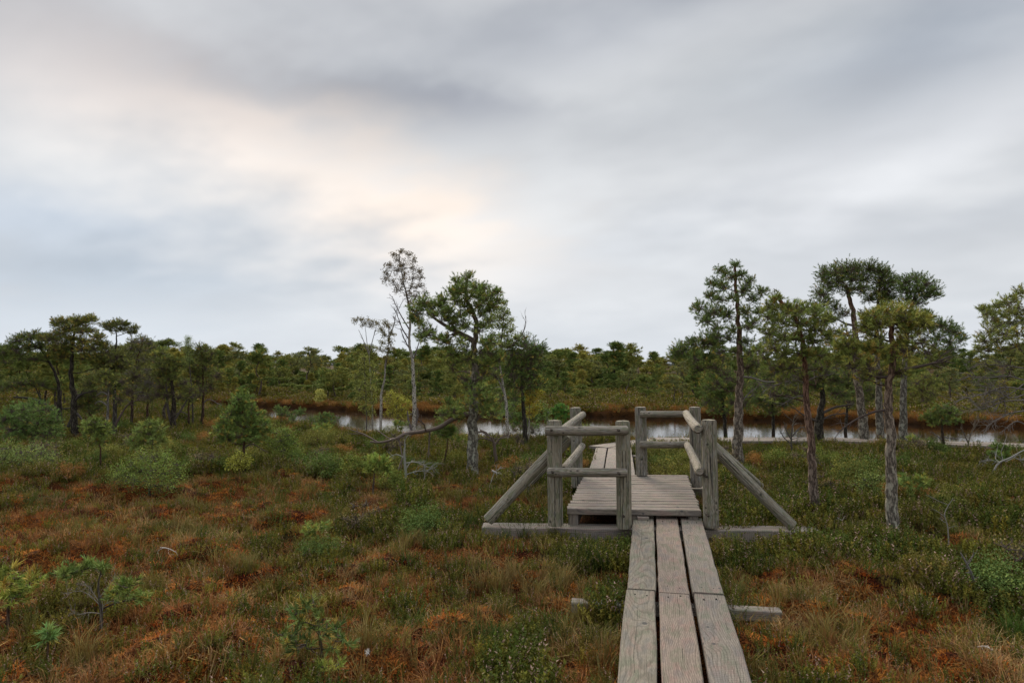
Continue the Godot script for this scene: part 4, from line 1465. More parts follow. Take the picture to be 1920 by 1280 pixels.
	px_tree("pine_sapling", "low green pine sapling under the forked pine's long bough", "sapling", [[832, 886], [834, 862], [838, 840], [840, 820], [838, 806]], 5, [[818, 806, 8, 0.5], [830, 800, 9, 0.5], [843, 804, 8, 0.5], [826, 814, 8, 0.5], [840, 816, 7, 0.5], [850, 808, 5]], {"bark": DARKBARK, "tint": Color(0.07, 0.115, 0.03), "tint2": Color(0.13, 0.16, 0.04)})
	px_tree("pine_sapling", "lime green pine sapling by the pale dead stump", "sapling", [[698, 930], [700, 905], [702, 885], [703, 868]], 5, [[692, 864, 7], [706, 862, 8], [720, 866, 7], [698, 874, 8], [712, 876, 8], [690, 880, 6], [724, 880, 5]], {"tint": Color(0.12, 0.17, 0.04), "tint2": Color(0.20, 0.23, 0.05), "dens": 1.2})
	# left group
	px_tree("pine_tree", "broad dark pine with layered yellowish pads and pale scarred base", "pine tree", [[142, 818], [137, 785], [138, 747], [133, 720], [133, 685], [135, 655], [138, 625], [140, 605]], 16,
		[[165, 600, 10, 0.45], [172, 596, 6], [150, 604, 12, 0.45], [138, 600, 10, 0.45], [115, 603, 12, 0.45], [104, 606, 9], [125, 615, 14, 0.4], [148, 618, 14, 0.4], [168, 620, 10, 0.4], [110, 625, 12, 0.45], [180, 630, 9, 0.4], [95, 634, 14, 0.45], [135, 634, 16, 0.4], [160, 640, 14, 0.4], [185, 644, 13, 0.4], [193, 652, 8], [118, 648, 15, 0.4], [100, 655, 12, 0.4], [145, 652, 15, 0.4], [170, 655, 13, 0.4], [180, 668, 12, 0.4], [160, 670, 12, 0.4], [115, 668, 12, 0.4], [188, 685, 9]],
		{"bark": DARKBARK, "bark2": DARKBARK, "tint": Color(0.075, 0.095, 0.025), "tint2": Color(0.16, 0.15, 0.035), "warm": 1.0, "dens": 1.1, "dead_col": Color(0.07, 0.06, 0.055), "dead": [[[[140, 750], [150, 740], [165, 735], [182, 732]], 5, 4], [[[143, 775], [152, 785], [155, 798]], 5, 1]]})
	px_tree("pine_tree", "sprawling dark pine whose lowest stem leans out over a bush", "pine tree", [[122, 815], [112, 785], [110, 750], [108, 715], [95, 685], [75, 655], [55, 640]], 11,
		[[45, 634, 13, 0.45], [62, 628, 13, 0.45], [80, 632, 13, 0.45], [30, 640, 11, 0.45], [14, 650, 12, 0.45], [25, 660, 13, 0.45], [5, 662, 10, 0.45], [50, 652, 14, 0.45], [72, 650, 13, 0.45], [40, 670, 12, 0.45], [10, 680, 12, 0.45], [62, 672, 12, 0.45], [90, 668, 11, 0.45], [30, 720, 14, 0.5], [55, 715, 14, 0.5], [10, 725, 14, 0.5], [78, 720, 12, 0.5], [-15, 660, 14, 0.45], [-20, 690, 14, 0.45]],
		{"bark": DARKBARK, "bark2": DARKBARK, "tint": Color(0.06, 0.085, 0.024), "tint2": Color(0.11, 0.125, 0.032), "dens": 1.0, "dead_col": Color(0.06, 0.055, 0.05), "dead": [[[[120, 806], [108, 785], [85, 760], [60, 748], [25, 744]], 10, 7], [[[128, 800], [135, 780], [137, 765]], 8, 1]]})
	px_tree("pine_tree", "twin-topped pine with a thin flat cap high above a dense skirt", "pine tree", [[215, 818], [214, 780], [214, 740], [212, 700], [214, 665], [218, 640], [216, 618]], 9,
		[[196, 610, 8, 0.4], [208, 608, 10, 0.4], [222, 606, 9, 0.4], [236, 608, 9, 0.4], [250, 614, 9, 0.4], [245, 622, 8, 0.4], [228, 616, 9, 0.4], [204, 618, 7, 0.4], [200, 662, 12], [215, 668, 14], [230, 672, 12], [195, 680, 12], [212, 686, 14], [228, 690, 13], [205, 700, 12], [240, 680, 9], [170, 715, 10, 0.4], [182, 710, 9, 0.4], [165, 722, 8, 0.4]],
		{"haze": [[230, 715, 13], [255, 705, 13], [240, 735, 12], [200, 735, 12], [190, 700, 12], [222, 752, 11]], "bark": Color(0.13, 0.12, 0.11), "bark2": DARKBARK, "tint": Color(0.075, 0.09, 0.027), "tint2": Color(0.125, 0.125, 0.035), "dens": 0.95, "limb_from": 0.35, "dead": [[[[214, 800], [225, 780], [238, 760], [255, 750]], 5, 6]], "dead_col": Color(0.12, 0.09, 0.075)})
	px_tree("pine_tree", "pale lichened pine stem beside the twin-topped pine", "pine tree", [[199, 826], [200, 790], [202, 750], [203, 715], [205, 690]], 8,
		[[195, 700, 10], [210, 706, 10], [188, 712, 9], [200, 720, 9]], {"bark": Color(0.27, 0.26, 0.24), "bark2": Color(0.18, 0.16, 0.14), "tint": Color(0.075, 0.09, 0.027), "dens": 0.7, "dead": [[[[200, 760], [188, 752], [178, 755]], 3, 5], [[[201, 740], [190, 735], [180, 742]], 3, 4]]})
	px_tree("pine_tree", "sparse grey-twigged pine with wispy crown", "pine tree", [[246, 802], [247, 770], [248, 730], [252, 690], [262, 655], [268, 636]], 7,
		[[255, 640, 9], [268, 636, 9], [280, 642, 8], [248, 652, 9], [262, 655, 10], [278, 658, 9], [288, 650, 6], [250, 668, 10], [268, 672, 10], [284, 674, 8], [258, 688, 10], [275, 692, 9]],
		{"haze": [[270, 712, 13], [285, 720, 12], [255, 725, 12], [275, 742, 11], [245, 700, 12]], "bark": Color(0.10, 0.09, 0.08), "tint": Color(0.085, 0.095, 0.035), "tint2": Color(0.13, 0.13, 0.045), "dens": 0.7, "bare": 0.35, "limb": Color(0.20, 0.18, 0.16), "twig": Color(0.18, 0.16, 0.15), "dead": [[[[248, 740], [262, 735], [285, 740]], 4, 7], [[[247, 760], [238, 750], [228, 752]], 3, 5]]})
	px_tree("pine_tree", "forked dark pine rising from a thick low stump", "pine tree", [[322, 806], [324, 785], [325, 755], [322, 725], [318, 700], [316, 680]], 14,
		[[300, 680, 10, 0.5], [312, 672, 10, 0.5], [326, 676, 10, 0.5], [335, 684, 8, 0.5], [308, 690, 11, 0.5], [325, 694, 11, 0.5], [300, 702, 9, 0.5], [330, 706, 10, 0.5], [316, 710, 10, 0.5], [295, 668, 8], [305, 660, 6]],
		{"haze": [[300, 725, 12], [340, 720, 12], [310, 742, 11], [335, 745, 11], [295, 740, 11]], "bark": DARKBARK, "bark2": Color(0.12, 0.10, 0.08), "tint": Color(0.075, 0.095, 0.028), "tint2": Color(0.13, 0.135, 0.036), "dens": 0.95, "tip": 0.15, "dead_col": Color(0.10, 0.085, 0.075), "dead": [[[[320, 790], [314, 765], [312, 735], [310, 710]], 6, 4], [[[328, 785], [338, 770], [350, 750], [362, 740]], 4, 5], [[[326, 778], [340, 772], [352, 778]], 3, 3]]})
	px_tree("pine_tree", "slim open pine with a birch top showing beside its crown", "pine tree", [[378, 798], [380, 770], [381, 735], [380, 700], [378, 670], [376, 650]], 7,
		[[372, 652, 9], [386, 656, 9], [362, 660, 9], [396, 664, 8], [376, 668, 10], [390, 674, 9], [358, 674, 9], [370, 684, 10], [386, 690, 9], [402, 684, 7], [360, 696, 8], [395, 704, 7], [374, 704, 8]],
		{"haze": [[365, 715, 11], [395, 722, 11], [380, 730, 10], [408, 705, 10], [360, 740, 10]], "bark": DARKBARK, "tint": Color(0.075, 0.095, 0.028), "tint2": Color(0.13, 0.135, 0.036), "dens": 0.85, "dead": [[[[381, 755], [392, 748], [410, 758]], 3, 5], [[[380, 740], [366, 748], [355, 765]], 3, 5]]})
	px_tree("pine_tree", "short dark stem with twiggy crown between the two forked pines", "pine tree", [[352, 802], [353, 785], [353, 765], [355, 745], [354, 730]], 6,
		[[345, 735, 9], [358, 730, 9], [366, 740, 8], [348, 748, 9], [360, 752, 8], [340, 745, 7]], {"bark": DARKBARK, "tint": Color(0.075, 0.09, 0.03), "dens": 0.6, "bare": 0.3})
	px_tree("pine_tree", "small bushy pine standing alone in the heath above the red moss", "pine tree", [[458, 886], [457, 860], [457, 832], [456, 800], [454, 770], [452, 738]], 8,
		[[452, 735, 7], [446, 748, 9], [462, 746, 9], [470, 755, 7], [440, 762, 11], [456, 764, 11], [472, 768, 9], [430, 776, 11], [448, 780, 13], [466, 782, 12], [482, 778, 8], [418, 792, 11], [436, 796, 13], [456, 798, 14], [476, 796, 13], [494, 796, 10], [410, 806, 10], [428, 812, 12], [448, 816, 13], [468, 814, 13], [488, 812, 11], [502, 806, 7], [420, 820, 9], [480, 824, 9]],
		{"bark": DARKBARK, "tint": Color(0.075, 0.12, 0.032), "tint2": Color(0.13, 0.16, 0.04), "warm": 0.7, "dens": 1.0, "dead_col": Color(0.10, 0.08, 0.07), "dead": [[[[457, 840], [470, 832], [485, 838], [496, 846]], 3, 5]]})
	px_tree("pine_tree", "low bushy pine filling the gap between the broad pine and the twin-topped pine", "pine tree", [[168, 806], [168, 785], [167, 762], [165, 738]], 7,
		[[165, 732, 12], [150, 740, 12], [180, 742, 12], [165, 752, 13], [148, 760, 11], [184, 762, 11], [168, 772, 11]], {"bark": DARKBARK, "tint": Color(0.06, 0.085, 0.025), "tint2": Color(0.11, 0.12, 0.032), "dens": 0.7})
	px_tree("pine_tree", "twiggy olive pine behind the sparse grey-twigged pine", "pine tree", [[275, 792], [276, 765], [278, 735], [280, 705]], 6,
		[[280, 702, 11], [266, 710, 11], [294, 712, 11], [278, 724, 12], [262, 732, 10], [296, 734, 10], [280, 746, 10], [308, 722, 9]], {"bark": DARKBARK, "tint": Color(0.085, 0.10, 0.03), "tint2": Color(0.14, 0.14, 0.036), "dens": 0.7, "bare": 0.2})
	px_tree("pine_sapling", "thin dark-stemmed sapling with a small tufted head on the heath", "sapling", [[188, 888], [188, 860], [186, 830], [180, 805]], 5,
		[[165, 796, 9], [180, 792, 9], [194, 798, 9], [172, 808, 9], [188, 812, 9], [202, 808, 7], [160, 812, 7], [180, 824, 8], [196, 828, 7]], {"bark": DARKBARK, "tint": Color(0.085, 0.12, 0.033), "tint2": Color(0.15, 0.17, 0.04)})
	px_tree("pine_sapling", "slender sapling with spreading pale tufts over the light green bush", "sapling", [[283, 884], [284, 860], [284, 835], [282, 805]], 5,
		[[270, 800, 9], [285, 793, 9], [298, 800, 8], [258, 812, 8], [275, 814, 9], [292, 816, 9], [246, 826, 8], [264, 828, 9], [284, 830, 9], [302, 826, 7], [252, 838, 7]], {"bark": DARKBARK, "tint": Color(0.10, 0.135, 0.04), "tint2": Color(0.16, 0.185, 0.05)})
	px_tree("pine_bush", "wide low pine bush under the leaning dark stem", "bush", [[62, 862], [62, 840], [60, 815], [58, 790], [56, 770]], 7,
		[[20, 770, 12], [40, 764, 13], [60, 760, 13], [80, 768, 13], [8, 785, 13], [30, 785, 15], [52, 782, 15], [75, 788, 15], [96, 790, 12], [15, 805, 14], [38, 806, 15], [62, 806, 15], [86, 810, 14], [108, 808, 10], [-10, 790, 14]], {"bark": DARKBARK, "tint": Color(0.075, 0.12, 0.035), "tint2": Color(0.12, 0.16, 0.045), "dens": 0.85, "limb_from": 0.1})
	# small pines in the open moss, near the path
	px_tree("pine_sapling", "knee-high pine seedling with long blue-green tufts in rust moss", "sapling", [[604, 1252], [603, 1230], [600, 1200], [596, 1165], [588, 1130]], 8,
		[[585, 1124, 9], [572, 1135, 8], [600, 1140, 9], [556, 1150, 10], [606, 1154, 9], [560, 1172, 11], [545, 1192, 11], [530, 1190, 9], [535, 1205, 10], [580, 1175, 9], [612, 1180, 10], [580, 1208, 11], [556, 1214, 9], [640, 1190, 12], [652, 1204, 11], [622, 1212, 10], [632, 1178, 8]],
		{"bark": Color(0.23, 0.19, 0.16), "bark2": Color(0.26, 0.20, 0.15), "tint": Color(0.065, 0.10, 0.03), "tint2": Color(0.12, 0.14, 0.036), "warm": 1.4, "dens": 0.5, "loose": 1.0, "along": 0.4, "scale": 0.8, "double": false, "limb_from": 0.15, "deep": 0.8, "limb_fat": 0.7})
	px_tree("pine_sapling", "half-dead stunted pine with grey tangled twigs and green tips", "sapling", [[188, 1172], [189, 1150], [186, 1125], [184, 1095], [188, 1075]], 7,
		[[120, 1072, 8], [136, 1070, 9], [150, 1068, 8], [168, 1058, 7], [112, 1080, 7], [190, 1062, 6], [230, 1098, 9], [244, 1094, 9], [220, 1108, 9], [240, 1110, 8], [254, 1118, 9], [208, 1118, 8], [265, 1122, 7]],
		{"bark": Color(0.25, 0.24, 0.22), "bark2": Color(0.22, 0.19, 0.17), "tint": Color(0.08, 0.12, 0.032), "tint2": Color(0.14, 0.16, 0.04), "dens": 0.8, "scale": 0.75, "double": false, "limb_from": 0.3, "dead_col": Color(0.22, 0.20, 0.18),
		"dead": [[[[187, 1135], [170, 1118], [150, 1108], [122, 1112]], 1.7, 20], [[[187, 1150], [165, 1148], [145, 1152], [130, 1140]], 1.7, 18], [[[186, 1120], [205, 1095], [216, 1075]], 1.7, 16], [[[187, 1140], [205, 1128], [225, 1130]], 1.6, 14], [[[188, 1160], [192, 1135], [187, 1118]], 2.4, 5], [[[186, 1130], [165, 1100], [150, 1095]], 1.7, 16]]})
	px_tree("pine_sapling", "yellow-green pine seedling with fat tufts among dark heather", "sapling", [[14, 1160], [15, 1140], [18, 1115], [22, 1090]], 7,
		[[25, 1084, 10], [52, 1090, 11], [8, 1098, 10], [38, 1104, 9], [4, 1118, 11], [22, 1124, 10], [60, 1104, 8], [12, 1066, 8], [72, 1080, 7], [42, 1118, 8]],
		{"bark": Color(0.2, 0.17, 0.14), "tint": Color(0.11, 0.155, 0.035), "tint2": Color(0.19, 0.20, 0.042), "warm": 1.2, "dens": 0.6, "loose": 1.0, "along": 0.4, "scale": 1.05, "double": false, "limb_from": 0.1, "limb_fat": 0.7})
	px_tree("pine_sapling", "tiny single-stemmed pine seedling in the moss by the tangled pine", "sapling", [[88, 1222], [89, 1205], [90, 1188]], 4, [[90, 1184, 8], [84, 1192, 6], [96, 1196, 6]], {"tint": Color(0.09, 0.16, 0.05), "tint2": Color(0.15, 0.19, 0.05), "dens": 0.8, "scale": 0.8, "double": false})
	px_tree("pine_sapling", "tiny yellow-tipped pine seedling at the foot of the knee-high one", "sapling", [[634, 1262], [634, 1254], [634, 1248]], 3, [[634, 1246, 7], [605, 1250, 6]], {"tint": Color(0.16, 0.20, 0.045), "tint2": Color(0.26, 0.24, 0.05), "dens": 0.9, "scale": 0.7, "double": false})
	px_tree("pine_sapling", "wind-bent sapling at the water's edge near the wide river bend", "sapling", [[526, 800], [526, 788], [527, 772]], 3, [[522, 768, 6], [534, 768, 6], [528, 776, 7], [545, 778, 7], [560, 775, 6], [566, 770, 5], [550, 786, 6]], {"tint": Color(0.07, 0.11, 0.035), "tint2": Color(0.11, 0.14, 0.045), "bark": DARKBARK})
	px_tree("pine_sapling", "leafy round sapling growing in the sedge of the near bank", "sapling", [[612, 806], [612, 794], [611, 784]], 3, [[602, 782, 6], [614, 778, 6], [624, 784, 6], [608, 790, 7], [620, 793, 6]], {"tint": Color(0.07, 0.115, 0.035), "tint2": Color(0.11, 0.15, 0.045), "bark": DARKBARK})


func build_birches() -> void:
	rng.seed = 410
	var white := Color(0.95, 0.95, 0.92)
	var L := {"birch": true, "leafy": true, "set": leaves_birch, "bark": white, "bark2": Color(0.5, 0.46, 0.42), "limb": Color(0.11, 0.09, 0.08), "twig": Color(0.10, 0.075, 0.065), "warm": 0.0, "sides": 8, "limb_from": 0.35, "flat": 0.95, "scale": 1.0, "loose": 1.0}
	var a := L.duplicate()
	a.merge({"tint": Color(0.06, 0.05, 0.02), "tint2": Color(0.095, 0.065, 0.028), "loose": 1.0, "flat": 1.3, "dens": 0.62, "warm": 0.0, "depth": 16.2, "bare": 0.1, "limb_from": 0.62, "dead_col": Color(0.14, 0.12, 0.115), "tip": 0.12,
		"dead": [[[[769, 620], [752, 592], [742, 572], [735, 555]], 3, 10], [[[769, 640], [755, 618], [748, 600], [738, 575]], 3, 10], [[[772, 660], [760, 640], [750, 615]], 3, 8], [[[775, 672], [783, 650], [788, 630]], 3, 5], [[[773, 808], [766, 790], [764, 770]], 6, 1], [[[775, 808], [782, 785], [783, 765]], 6, 1]]}, true)
	px_tree("birch_tree", "tall wind-swept birch with its leafy top blown to one side", "birch tree", [[772, 812], [777, 763], [775, 710], [773, 674], [767, 641], [769, 595], [765, 566], [758, 535], [752, 505], [748, 475]], 9,
		[[752, 470, 5], [736, 478, 6], [765, 478, 6], [775, 488, 6], [745, 488, 7], [730, 495, 7], [757, 498, 8], [774, 502, 7], [786, 506, 5], [725, 512, 7], [742, 508, 8], [758, 515, 9], [774, 520, 8], [790, 520, 6], [722, 526, 6], [736, 528, 8], [754, 532, 9], [772, 538, 9], [788, 538, 7], [745, 545, 7], [762, 552, 8], [780, 556, 8], [795, 552, 6], [770, 566, 7], [785, 570, 7]], a)
	var b := L.duplicate()
	b.merge({"tint": Color(0.09, 0.085, 0.03), "tint2": Color(0.14, 0.115, 0.04), "dens": 0.75, "depth": 16.6, "bare": 0.15, "dead_col": Color(0.15, 0.13, 0.12), "dead": [[[[727, 640], [738, 610], [742, 590]], 2.5, 8], [[[722, 690], [728, 660], [737, 640]], 3, 5]]}, true)
	px_tree("birch_tree", "slender white birch with sparse olive leaves beside the tall birch", "birch tree", [[713, 806], [714, 770], [715, 738], [721, 710], [722, 684], [728, 650], [729, 615]], 6.5,
		[[722, 605, 5], [730, 612, 6], [716, 618, 6], [736, 625, 6], [722, 628, 7], [732, 640, 7], [716, 642, 6], [725, 655, 7], [738, 655, 5], [712, 656, 5], [722, 672, 6], [733, 676, 5]], b)
	var b2 := L.duplicate()
	b2.merge({"tint": Color(0.08, 0.07, 0.03), "tint2": Color(0.12, 0.095, 0.035), "dens": 0.6, "depth": 17.5, "bare": 0.25, "limb_from": 0.6, "dead_col": Color(0.17, 0.15, 0.14), "dead": [[[[692, 665], [682, 640], [672, 618]], 2, 6], [[[693, 660], [699, 635], [706, 612]], 2, 6]]}, true)
	px_tree("birch_tree", "thin dark-stemmed birch with a small flat veil of leaves", "birch tree", [[699, 806], [698, 770], [694, 720], [692, 670], [687, 635], [684, 610]], 4,
		[[666, 602, 5], [676, 600, 6], [688, 602, 6], [700, 604, 6], [708, 608, 5], [680, 610, 5], [694, 612, 5]], b2)
	var c := L.duplicate()
	c.merge({"tint": Color(0.095, 0.125, 0.04), "tint2": Color(0.16, 0.17, 0.055), "dens": 1.0, "depth": 12.6, "dead_col": Color(0.2, 0.18, 0.17), "dead": [[[[958, 648], [975, 632], [985, 612], [986, 592]], 2.5, 6], [[[944, 735], [936, 715], [928, 700]], 3, 3]]}, true)
	px_tree("birch_tree", "leafy birch with white peeling trunk rising behind the forked pine", "birch tree", [[952, 852], [951, 800], [950, 765], [946, 735], [940, 705], [936, 670], [940, 635], [944, 600], [946, 575]], 8,
		[[944, 570, 5], [935, 580, 6], [950, 588, 7], [940, 596, 8], [928, 592, 6], [958, 602, 7], [946, 612, 8], [932, 612, 7], [962, 618, 6], [950, 628, 8], [936, 632, 8], [922, 628, 6], [968, 634, 6], [955, 642, 7], [940, 648, 8], [925, 645, 7], [915, 612, 6], [920, 575, 5]], c)
	var d := L.duplicate()
	d.merge({"tint": Color(0.20, 0.17, 0.035), "tint2": Color(0.36, 0.24, 0.04), "dens": 1.1, "depth": 13.6}, true)
	px_tree("birch_sapling", "yellowing young birch with a rust-red skirt on the near bank", "birch tree", [[992, 838], [992, 800], [993, 760], [994, 720], [997, 690]], 4.5,
		[[997, 694, 6], [985, 702, 7], [1006, 704, 7], [992, 714, 9], [1010, 718, 7], [980, 722, 8], [998, 730, 9], [984, 738, 9], [1012, 736, 7], [1000, 748, 9], [986, 756, 9], [1006, 764, 8], [994, 772, 8]], d)
	var e := L.duplicate()
	e.merge({"tint": Color(0.11, 0.13, 0.04), "tint2": Color(0.19, 0.19, 0.055), "dens": 0.7, "depth": 17.2, "bark": Color(0.3, 0.28, 0.25)}, true)
	px_tree("birch_sapling", "bushy olive birch with many thin stems left of the white trunks", "birch tree", [[688, 806], [687, 775], [686, 740], [684, 705], [683, 675]], 4,
		[[683, 672, 9], [672, 684, 9], [694, 686, 9], [680, 698, 11], [698, 706, 9], [668, 706, 9], [684, 716, 11], [674, 728, 10], [696, 730, 10], [684, 744, 11], [670, 748, 9], [698, 752, 9], [682, 764, 10], [694, 772, 8]].map(func(q): return q), e)
	var f := L.duplicate()
	f.merge({"tint": Color(0.16, 0.17, 0.035), "tint2": Color(0.26, 0.22, 0.045), "dens": 0.75, "depth": 16.9, "bark": Color(0.2, 0.18, 0.15)}, true)
	px_tree("willow_bush", "yellow-green willow bush between the birch trunks on the bank", "bush", [[742, 812], [742, 795], [743, 775], [745, 752]], 4,
		[[732, 740, 8], [745, 744, 9], [758, 750, 8], [728, 756, 9], [742, 760, 10], [756, 766, 9], [766, 758, 6], [734, 774, 9], [750, 780, 9], [762, 778, 7]], f)
	var g := L.duplicate()
	g.merge({"tint": Color(0.075, 0.12, 0.04), "tint2": Color(0.12, 0.155, 0.05), "dens": 1.2, "depth": 14.2, "bark": Color(0.42, 0.40, 0.38), "limb": Color(0.26, 0.24, 0.23)}, true)
	px_tree("willow_bush", "green many-stemmed bush on the bank below the yellow birch", "bush", [[975, 846], [975, 825], [975, 805], [974, 785]], 4,
		[[950, 762, 9], [965, 756, 9], [982, 760, 9], [998, 768, 8], [1014, 764, 8], [1026, 772, 7], [942, 776, 9], [958, 776, 10], [976, 778, 10], [992, 784, 9], [1010, 782, 9], [1028, 786, 7], [964, 794, 8], [984, 800, 7], [1004, 798, 7], [1036, 800, 6]], g)
	var h := L.duplicate()
	h.merge({"tint": Color(0.10, 0.135, 0.05), "tint2": Color(0.16, 0.18, 0.055), "dens": 0.75, "bark": DARKBARK, "set": leaves_small}, true)
	px_tree("birch_sapling", "small birch top showing beside the slim open pine", "birch tree", [[362, 800], [360, 750], [356, 700], [354, 665], [353, 640]], 3.5,
		[[352, 634, 5], [350, 642, 6], [356, 648, 6], [348, 654, 6], [355, 662, 7], [350, 672, 7], [358, 678, 6], [348, 686, 6]], h)
	var i := h.duplicate()
	i.merge({"loose": 1.5, "tint": Color(0.075, 0.115, 0.03), "tint2": Color(0.145, 0.165, 0.042), "limb_from": 0.1, "dens": 0.75, "scale": 1.0, "bark": DARKBARK}, true)
	px_tree("willow_bush", "pale green leafy bush right beside the lone bushy pine", "bush", [[530, 876], [530, 862], [531, 845], [530, 825]], 4,
		[[512, 812, 9], [526, 808, 9], [540, 818, 9], [552, 828, 8], [508, 826, 9], [524, 826, 10], [540, 834, 10], [556, 842, 8], [516, 840, 10], [532, 846, 10], [548, 854, 9], [520, 856, 9], [560, 856, 7]], i)
	px_tree("willow_bush", "large light green leafy bush in front of the slender sapling", "bush", [[280, 922], [280, 905], [282, 885], [282, 860]], 6,
		[[225, 880, 13], [245, 868, 13], [265, 858, 14], [288, 856, 14], [310, 862, 14], [330, 872, 12], [215, 896, 12], [238, 892, 14], [262, 884, 15], [286, 882, 15], [310, 888, 15], [334, 892, 12], [252, 904, 12], [276, 904, 13], [302, 908, 12], [326, 906, 10]], i)
	var j := i.duplicate()
	j.merge({"tint": Color(0.085, 0.12, 0.04), "tint2": Color(0.17, 0.18, 0.05)}, true)
	px_tree("willow_bush", "mixed dark and yellow shrub beside the tall straw sedge", "bush", [[40, 895], [40, 880], [42, 862], [40, 845]], 5,
		[[10, 842, 12], [32, 846, 12], [54, 850, 12], [78, 852, 11], [0, 860, 12], [22, 864, 12], [46, 866, 12], [70, 868, 11], [95, 862, 10], [110, 872, 9], [-16, 850, 12]], j)
	px_tree("willow_bush", "light green shrub at the foot of the lichened pine", "bush", [[1638, 942], [1638, 930], [1637, 915], [1636, 900]], 4,
		[[1620, 900, 9], [1634, 894, 9], [1648, 900, 8], [1612, 912, 9], [1628, 912, 10], [1645, 914, 9], [1618, 926, 8], [1636, 926, 9]], j)
	px_tree("willow_bush", "yellowish low shrub in the heath below the lone pine", "bush", [[450, 890], [450, 880], [450, 868]], 3,
		[[440, 862, 6], [452, 858, 6], [462, 864, 6], [445, 870, 6], [457, 872, 6], [432, 870, 5]], {"leafy": true, "set": leaves, "bark": DARKBARK, "tint": Color(0.18, 0.19, 0.04), "tint2": Color(0.28, 0.26, 0.05), "dens": 0.8, "warm": 0.0})
	px_tree("birch_sapling", "thin yellow sapling on the far bank above the orange sedge", "birch tree", [[601, 775], [601, 762], [600, 748], [599, 736]], 2,
		[[599, 736, 4], [603, 744, 5], [596, 748, 4], [601, 755, 5]], {"leafy": true, "set": leaves_far, "scale": 0.7, "depth": 27.5, "bark": DARKBARK, "tint": Color(0.26, 0.24, 0.06), "tint2": Color(0.34, 0.28, 0.07), "dens": 1.2, "warm": 0.0, "twigs": false})


func bare(called: String, label: String, category: String, lines: Array, col: Color, extra := 0.0) -> void:
	var foot := gpt(lines[0][0][0][0], lines[0][0][0][1], 0.03)
	var depth := -foot.z + extra
	var base := pt(lines[0][0][0][0], lines[0][0][0][1], depth)
	base.y = gh(base.x, base.z)
	var root := thing(called, label, category, base)
	var holder: Node3D = root
	for k in lines.size():
		var l: Array = lines[k]
		var pts := px_points(l[0], depth)
		if k == 0:
			pts[0] = base - Vector3(0, 0.08, 0)
		var made := dead_limb(holder, base, [pts, l[1] * depth / FOCAL * 0.5, l[2]], col, "stem" if k == 0 else "dead_branch")
		if k == 0:
			holder = made


